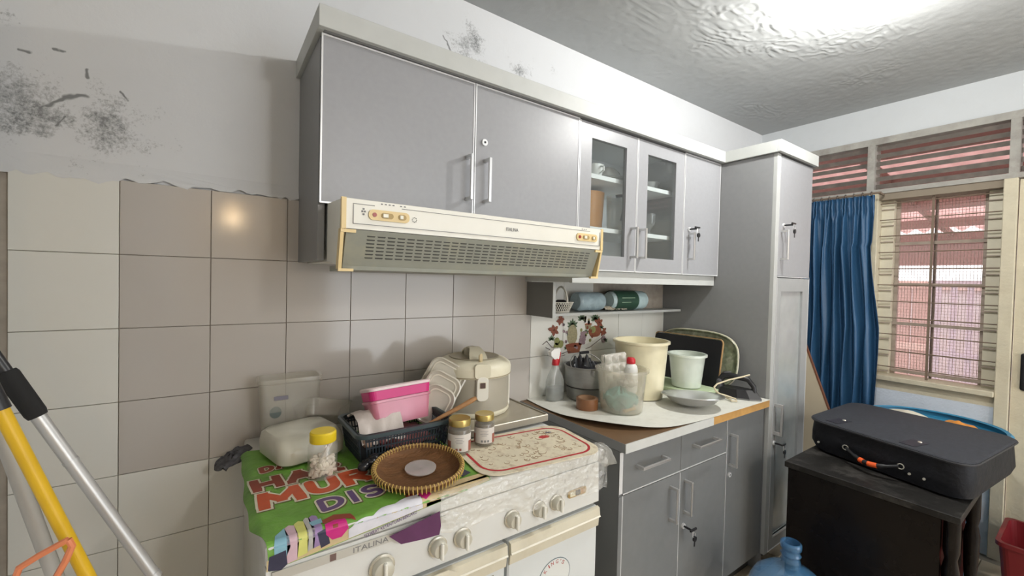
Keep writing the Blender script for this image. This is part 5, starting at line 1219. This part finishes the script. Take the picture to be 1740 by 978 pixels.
# local +x is the tip; turned so that the heel faces the room
def pr(pts, z0, z1, s=1, sh=0): 
    b_ = NB(); a1 = [b_.verts.new((x, y, z0)) for x, y in pts]; a2 = [b_.verts.new((x*s+sh, y*s, z1)) for x, y in pts]; b_.faces.new(a1[::-1]); b_.faces.new(a2); bridge(b_, a1, a2); return b_
obj('soleplate', pr(so, 0, .006), pm('iron_soleplate', (.2, .2, .2), .3, .8), IR, local=True)
obj('iron_body', pr(so, .0065, .045, .80, -.008), BLACK, IR, local=True)
obj('iron_handle', T([(.062, 0, .035), (.060, 0, .062), (.035, 0, .092), (-.03, 0, .100), (-.075, 0, .094), (-.088, 0, .070), (-.086, 0, .030)], [.012, .012, .013, .014, .016, .018, .020], 12), BLACK, IR, local=True, smooth=True)
obj('heel_cover', B(-.100, -.078, -.030, .030, .008, .080, bev=.006), pm('iron_heel_grey', (.07, .07, .075), .4), IR, local=True)
obj('heel_tag', B(-.1012, -.1002, -.018, .012, .052, .062), pm('grey_tag', (.45,.45,.43), .4), IR, local=True)
obj('cord_sleeve', T([(-.080, .0, .100), (-.070, .018, .108), (-.045, .030, .110)], [.008, .0075, .006], 10), BLACK, IR, local=True, smooth=True)
obj('iron_cord', T([(2.145, -.60+.055, .966), (2.10, -.54, .962), (2.05, -.50, .945), (1.99, -.47, .925), (1.955, -.475, .915), (1.94, -.49, .905), (1.955, -.50, .890), (2.00, -.515, .876), (2.02, -.545, .866), (2.00, -.56, .862), (1.985, -.545, .862), (2.00, -.53, .863), (2.04, -.45, .866), (2.07, -.40, .864)], .0038, 8), pm('cream_cord', (.62, .54, .38), .6), None, 'cream cord of the iron looping across the worktop', 'cord', smooth=True)

# ------------------------------------------------------------ floor: sticks at the left
STK = pm('brushed_pole', (.50, .50, .49), .42, .7, .06); 
def lin(a, b_, t): return Vector(a)+(Vector(b_)-Vector(a))*t
a, d_ = Vector((-.175, -.80, 1.227)), Vector((.113, 0, -.246))
AP = thing('telescopic_pole', a+d_*(1.227/.246)-Vector((0, 0, 0)), 'silver telescopic pole with a black foam grip leaning at the left', 'pole')
foot = a+d_*4.9878
obj('lower_tube', T([foot, a+d_*1.0], .0060, 14), STK, AP, smooth=True)
obj('upper_tube', T([a+d_*.99, a+d_*.0], .0074, 14), STK, AP, smooth=True)
obj('joint_ring', T([a+d_*.28, a+d_*.265], .0080, 14), STK, AP, smooth=True); obj('joint_ring', T([a+d_*1.01, a+d_*.98], .0082, 14), STK, AP, smooth=True)
obj('foam_grip', T([a+d_*.02, a+d_*.0, a-d_*.20, a-d_*.215], [.0090, .0104, .0104, .0090], 16), pm('black_foam', (.012, .012, .012), .9), AP, smooth=True)
obj('tube_end', T([a-d_*.216, a-d_*.98], .0066, 14), BLACK, AP, smooth=True)
obj('tube_end_cap', T([a-d_*.981, a-d_*1.0], .012, 14), BLACK, AP)
a, d_ = Vector((-.176, -.87, 1.225)), Vector((.069, 0, -.212))
YP = thing('yellow_pole', a+d_*5.77, 'yellow broom pole leaning at the left between two silver ones', 'pole')
obj('pole_shaft', T([a+d_*5.77, a-d_*.12], .0069, 16), pm('yellow_pole_paint', (.60, .37, .01), .4, 0, .08, 20), YP, smooth=True)
obj('pole_cap', T([a-d_*.1201, a-d_*.30], .0085, 14), BLACK, YP, smooth=True)
a, d_ = Vector((-.204, -.80, 1.215)), Vector((.052, 0, -.222))
GPL = thing('grey_pole', a+d_*5.46, 'thick pale grey pole at the far left, behind the yellow pole', 'pole')
obj('pole_shaft', T([a+d_*5.46, a-d_*1.0], .0078, 16), pm('pale_grey_pole', (.42, .41, .38), .5, .2, .08, 20, dirt=.3), GPL, smooth=True)
OH = thing('orange_hook', (-.135, -.88, 0), 'orange plastic handle with a triangular loop in front of the yellow pole', 'handle')
ORG = pm('orange_plastic', (.62, .20, .09), .4, 0, .06)
o_ = Vector((0, -.015, 0)); lp = [(-.126, 1.108), (-.148, 1.098), (-.162, 1.090), (-.165, 1.080), (-.158, 1.068), (-.144, 1.062), (-.137, 1.066), (-.128, 1.085), (-.123, 1.100), (-.126, 1.108)]
obj('loop', T([(x, -.905, z) for x, z in lp], .0034, 8), ORG, OH, smooth=True)
obj('grip_shaft', T([(-.146, -.905, 1.064), (-.146, -.905, 1.03), (-.10, -.905, 0.5), (-.06, -.905, .0)], [.008, .010, .011, .012], 12), ORG, OH, smooth=True)

# ------------------------------------------------------------ curtain
CB = pm('blue_satin_curtain', (.026, .088, .185), .42, 0, .18, 9, .15, 30, aniso=(1, 1, .3), spec=.6)
def cur(u, v):
    z = 1.965-(1.965-.42)*v
    yr = -.705-.005*math.sin(v*8) if v < .2 else -.705-.050*min(1, (v-.2)/.32)+.006*max(0, v-.6)
    y = -.33+(yr+.33)*u; amp = .014+.012*min(1, v*4)
    x = 3.262+amp*math.sin(u*2*PI*7.5+.9*math.sin(v*3))+.009*math.sin(u*2*PI*17+v*2)*(1-min(1, v*1.5)*.6)+.004*noise.noise(Vector((u*14, v*5, 0)))
    if v < .075: x = 3.262+.010*math.sin(u*2*PI*17); x += .004*math.sin(v*140)
    return (x, y+.005*math.sin(v*11+u*30), z)
CT = thing('blue_curtain', (3.262, -.53, .42), 'blue satin curtain hanging left of the window', 'curtain')
obj('cloth_panel', grid(NB(), cur, 170, 60, .0012), CB, CT, smooth=True, ang=180)
for k in range(9): obj('curtain_ring', T([(3.262+.016*math.cos(a*PI/6), -.35-.043*k, 1.974+.012*math.sin(a*PI/6)) for a in range(13)], .0022, 6), pm('dark_rings', (.06,.05,.05), .4), CT)
rd = obj('curtain_rod', T([(3.262, -.04, 1.976), (3.262, -.74, 1.976)], .006, 10), RUST, None, 'thin dark rod carrying the blue curtain', 'curtain rod')
obj('rod_bracket', B(3.262, 3.352, -.735, -.725, 1.970, 1.980), RUST, rd); obj('rod_bracket', B(3.262, 3.352, -.075, -.065, 1.970, 1.980), RUST, rd)

# ------------------------------------------------------------ things between tall cabinet and window
LB = thing('leaning_board', (2.95, -.62, 0), 'cream board with a brown edge leaning beside the blue curtain', 'board')
def lboard(p0, w, t): pass
top = Vector((3.00, -.33, 1.10)); bot = Vector((2.92, -.76, .0)); ax = (top-bot).normalized(); nx = Vector((0, 0, 1)).cross(ax).normalized() if False else Vector((-1, 0, 0))
side = ax.cross(Vector((-1, 0, 0))).normalized()
W_ = .115
def quad(o, s0, s1): return [bot+ax*0+side*s0, top+side*s0, top+side*s1, bot+side*s1]
bm = NB(); prism(bm, quad(0, -W_, W_-.008), (1, 0, 0), .014); obj('board_face', bm, pm('cream_board', (.60, .52, .38), .6, 0, .05, 6), LB)
sg = 1 if (side.y < 0) else -1
e0, e1 = (W_-.008, W_) 
bm = NB(); prism(bm, [q+Vector((-.001, 0, 0)) for q in quad(0, e0, e1)], (1, 0, 0), .016); obj('brown_edge', bm, pm('brown_board_edge', (.20, .08, .045), .5), LB)
bm = NB(); prism(bm, [q+Vector((-.001, 0, 0)) for q in quad(0, -W_-.008, -W_)], (1, 0, 0), .016); obj('brown_edge', bm, MATS['brown_board_edge'], LB)
o = obj('dark_bag', LT([(.08, 0), (.13, .1), (.13, .45), (.09, .68), (.03, .74)], (0, 0, 0), 20, sy=.6), pm('dark_bag_cloth', (.03, .028, .03), .6, 0, .3, 14, .5, 30), None, 'dark bag standing behind the tall cabinet, left of the suitcase', 'bag', smooth=True); o.location = (2.86, -.33, 0)
# blue laundry basket
LBK = thing('laundry_basket', (2.99, -1.06, 0), 'blue plastic laundry basket with clothes behind the suitcase', 'basket')
BLU = pm('blue_basket_plastic', (.03, .24, .42), .4, 0, .1, 20)
bc = (3.02, -1.04, 0)
obj('basket_body', LT([(.12, 0), (.13, .01), (.15, .45), (.205, .60), (.235, .70), (.23, .70), (.145, .45), (.125, .012), (.001, .008)], bc, 48, True, False, sx=1, sy=1.08), BLU, LBK, smooth=True)
obj('basket_rim', LT([(.233, .698), (.252, .702), (.255, .725), (.245, .735), (.233, .73)], bc, 56, False, False, sx=1, sy=1.08), BLU, LBK, smooth=True)
bm = NB()
for k in range(60):
    a = 2*PI*k/60; box(bm, bc[0]+math.cos(a)*.2315-.004, bc[0]+math.cos(a)*.2315+.004, bc[1]+math.sin(a)*.2315*1.08-.004, bc[1]+math.sin(a)*.2315*1.08+.004, .655, .69)
obj('lattice_holes', bm, pm('pale_basket_holes', (.45,.6,.68), .5), LBK, kind='stuff')
def heap(cx, cy, rx, ry, z0, h, s): 
    def f(u, v): a = 2*PI*u; r = math.sin(PI*.5*min(1, v*1.02)); return (cx+rx*r*math.cos(a), cy+ry*r*math.sin(a), z0+h*math.cos(PI*.5*v)+.02*noise.noise(Vector((math.cos(a)*r*2+s, math.sin(a)*r*2, s)))*(1.2-v))
    return grid(NB(), f, 40, 14)
obj('white_laundry', heap(2.96, -.96, .13, .13, .66, .115, 1), pm('white_laundry_cloth', (.66, .63, .52), .8), None, 'off-white cloth heaped in the blue laundry basket', 'cloth', smooth=True)
obj('orange_laundry', heap(2.95, -1.15, .11, .09, .66, .11, 5), pm('orange_laundry_cloth', (.68, .27, .05), .8, 0, .1, 20), None, 'orange cloth in the blue laundry basket, right of the off-white cloth', 'cloth', smooth=True)

# dark table cabinet
TB = thing('dark_cabinet', (2.3, -1.03, 0), 'low black-brown wooden cabinet with a dusty top under the suitcase', 'cabinet')
TBK = pm('dark_cabinet_wood', (.007, .005, .0045), .25, 0, .2, 12, spec=.22); TBT = pm('dark_cabinet_dusty_top', (.016, .015, .014), .5, 0, .3, 14, .2, 60, spec=.25, dirt=.5, dcol=(.14,.13,.12), dscale=10)
obj('top_board', B(1.998, 2.46, -1.292, -.770, .636, .660, bev=.002), TBT, TB)
obj('front_panel', B(2.006, 2.026, -1.245, -.782, .03, .6355), TBK, TB)
obj('side_panel', B(2.027, 2.44, -.802, -.782, .03, .6355), TBK, TB); obj('side_panel', B(2.027, 2.44, -1.245, -1.225, .03, .6355), TBK, TB)
obj('back_panel', B(2.441, 2.455, -1.245, -.782, .03, .6355), TBK, TB)
def turned(x, y):
    return LT([(.018, 0), (.020, .02), (.013, .05), (.020, .10), (.022, .16), (.014, .20), (.019, .23), (.014, .26), (.020, .34), (.023, .46), (.016, .50), (.022, .53), (.022, .6355)], (x, y, 0), 20)
for x in (2.035, 2.41): obj('turned_leg', turned(x, -1.268), TBK, TB, smooth=True)
for y in (-.80, -1.23): obj('foot', B(2.03, 2.06, y-.015, y+.015, 0, .0295), TBK, TB)
o = obj('red_crate', rloft(NB(), [(.30, .30, .03, 0), (.34, .34, .03, .26), (.36, .36, .03, .262), (.36, .36, .03, .28), (.33, .33, .03, .28), (.29, .29, .03, .01)]), pm('dark_red_plastic', (.20, .015, .02), .4), None, 'dark red plastic tub on the floor by the door', 'tub'); o.location = (3.07, -1.46, 0)
# suitcase
SC = thing('suitcase', (2.45, -1.05, .661), 'black fabric suitcase lying flat on the dark cabinet', 'suitcase')
SCT = pm('suitcase_fabric', (.030, .033, .042), .75, 0, .2, 60, .25, 200); SCS = pm('suitcase_side_fabric', (.011, .012, .016), .6, 0, .3, 20, .4, 40, spec=.3)
P0, P1, P2, P3 = Vector((2.256, -.757)), Vector((2.124, -1.293)), Vector((2.716, -1.357)), Vector((2.778, -.780))
def rquad(ps, r, n=6, grow=0, z=0):
    out = []; N_ = len(ps); cen = sum(ps, Vector((0, 0)))/N_
    ps = [p+(p-cen).normalized()*grow for p in ps]
    for i in range(N_):
        p, a, b_ = ps[i], ps[i-1], ps[(i+1) % N_]; da = (a-p).normalized(); db = (b_-p).normalized(); A_ = p+da*r; B_ = p+db*r
        for k in range(n+1):
            t = k/n; q = (1-t)**2*A_+2*t*(1-t)*p+t*t*B_; out.append((q.x, q.y, z))
    return out
def loft_loops(loops, cap0=True, cap1=True):
    bm = NB(); prev = None; first = None
    for lp_ in loops:
        rg = [bm.verts.new(p) for p in lp_]
        if prev: bridge(bm, prev, rg)
        else: first = rg
        prev = rg
    if cap0: bm.faces.new(first[::-1])
    if cap1: bm.faces.new(prev)
    return bm
Q = [P0, P1, P2, P3]
def wz(lp_, amp, s): return [(x+amp*noise.noise(Vector((x*7, y*7, s))), y+amp*noise.noise(Vector((x*7, y*7, s+5))), z) for x, y, z in lp_]
bm = loft_loops([wz(rquad(Q, .09, 10, -.035, .662), .004, 1), wz(rquad(Q, .085, 10, -.012, .668), .006, 2), wz(rquad(Q, .085, 10, -.002, .70), .010, 3), wz(rquad(Q, .085, 10, .000, .74), .010, 4), wz(rquad(Q, .085, 10, -.004, .775), .006, 5), rquad(Q, .085, 10, -.004, .788)])
obj('case_body', bm, SCS, SC, smooth=True, ang=35)
bm = loft_loops([rquad(Q, .085, 10, .002, .7885), rquad(Q, .085, 10, .003, .800), rquad(Q, .085, 10, -.006, .804)])
obj('case_lid', bm, SCT, SC, smooth=True, ang=30)
bm = NB(); tube(bm, [Vector(p)+Vector((0, 0, .0)) for p in rquad(Q, .085, 10, .004, .795)]+[Vector(rquad(Q, .085, 10, .004, .795)[0])], .0035, 6); obj('piping', bm, pm('suitcase_piping', (.03,.031,.036), .5), SC, smooth=True)
E01 = (P1-P0).normalized(); inn = (P3-P0).normalized()
def fpt(s, out, z): p = P0.lerp(P1, s)-inn*out; return Vector((p.x, p.y, z))
for s in (.13, .62):
    q = P0.lerp(P1, s); a0 = q+inn*.02; a1 = q+inn*.12+E01*.02
    obj('strap', prism(NB(), [(a0.x, a0.y, .8043), (a0.x+E01.x*.05, a0.y+E01.y*.05, .8043), (a1.x+E01.x*.05, a1.y+E01.y*.05, .8043), (a1.x, a1.y, .8043)], (0, 0, 1), .0015), pm('strap_black', (.02,.02,.03), .6), SC)
    m_ = a0.lerp(a1, .8)+E01*.03; obj('metal_stud', LT([(.007, 0), (.006, .003), (.001, .004)], (m_.x, m_.y, .8058), 14), pm('stud_metal', (.7,.68,.6), .3, .7), SC, smooth=True)
hd = [fpt(.31+.33*k/12, .010+.035*math.sin(PI*k/12), .722-.020*math.sin(PI*k/12)) for k in range(13)]
hnd = obj('carry_handle', T(hd, [.006]*3+[.009]*7+[.006]*3, 10), BLACK, SC, smooth=True)
for a_, b_ in ((4, 5), (6, 8)): obj('orange_wrap', T([hd[a_], hd[b_]] if b_-a_ == 1 else hd[a_:b_+1], .0102, 12), pm('bright_orange_tape', (.8,.11,.02), .45), hnd, smooth=True)
for s in (.30, .65): obj('handle_ring', T([fpt(s, .006, .722)+Vector((0, .010*math.cos(a*PI/5), .010*math.sin(a*PI/5))) for a in range(11)], .002, 6), pm('stud_metal', (.7,.68,.6), .3, .7), hnd)
for s in (.10, .70, .78): q = fpt(s, .003, .705); obj('side_stud', T([q, q-Vector((inn.x, inn.y, 0))*.005], .0045, 10), MATS['stud_metal'], SC)

# water bottle
WBm = clear('blue_bottle_plastic', (.10, .30, .55), .4, .35, .06)
GL = thing('water_bottle', (1.735, -.905, 0), 'large blue refillable water bottle on the floor before the dark cabinet', 'bottle')
prof_ = [(.120, 0), (.132, .01), (.134, .06), (.129, .068), (.134, .078), (.134, .16), (.129, .168), (.134, .178), (.134, .27), (.130, .30), (.112, .335), (.080, .362), (.045, .378), (.030, .384), (.029, .398), (.032, .403), (.029, .409), (.029, .422), (.033, .427), (.029, .433), (.029, .446), (.034, .450), (.034, .468), (.028, .472), (.028, .455), (.026, .40)]
obj('bottle_body', LT(prof_, (1.735, -.905, 0), 48, True, False), WBm, GL, smooth=True, ang=60)

# ------------------------------------------------------------ ceiling lamp, and the pendant and added fill lamp in the room behind
CL = thing('ceiling_light', (LAMP[0], LAMP[1], 2.485), 'bright round ceiling light cut off by the top edge', 'lamp')
obj('lamp_base', LT([(.03, .001), (.03, .049)], CL.location, 32), WHITE, CL)
obj('ceiling_shield', LT([(.085, -.012), (.09, -.006), (.085, 0)], CL.location, 40), WHITE, CL, smooth=True)  # plate added above the bulb to keep its light off the ceiling
em = pm('lamp_bulb_glow', (.9, .9, .9), .5, emis=(1, .99, .96), estr=20)
obj('bulb', LT([(.001, -.035), (.02, -.029), (.033, -.01), (.034, .008), (.024, .022), (.016, .037)], (LAMP[0], LAMP[1], 2.435), 28), em, CL, smooth=True)
CL3 = thing('rear_fill_lamp', (1.1, -3.7, 2.44), 'added round fill lamp on the ceiling of the room behind', 'lamp')  # made-up fixture to go with the rear fill light
obj('lamp_base', LT([(.10, -.01), (.10, .094)], CL3.location, 32), WHITE, CL3)
obj('bulb', LT([(.001, -.035), (.02, -.029), (.033, -.01), (.034, .008), (.024, .022), (.016, .045)], (1.1, -3.7, 2.38), 28), em, CL3, smooth=True)
CL2 = thing('pendant_lamp', (.2, -4.0, 2.05), 'warm lamp hanging in the room behind', 'lamp')
em2 = pm('pendant_glow', (.9, .7, .4), .5, emis=(1, .62, .28), estr=22)
obj('bulb', LT([(.001, -.05), (.04, -.04), (.055, 0), (.04, .04), (.02, .06)], (.2, -4.0, 2.10), 24), em2, CL2, smooth=True)
obj('flex', T([(.2, -4.0, 2.16), (.2, -4.0, CZ)], .004, 6), BLACK, CL2)
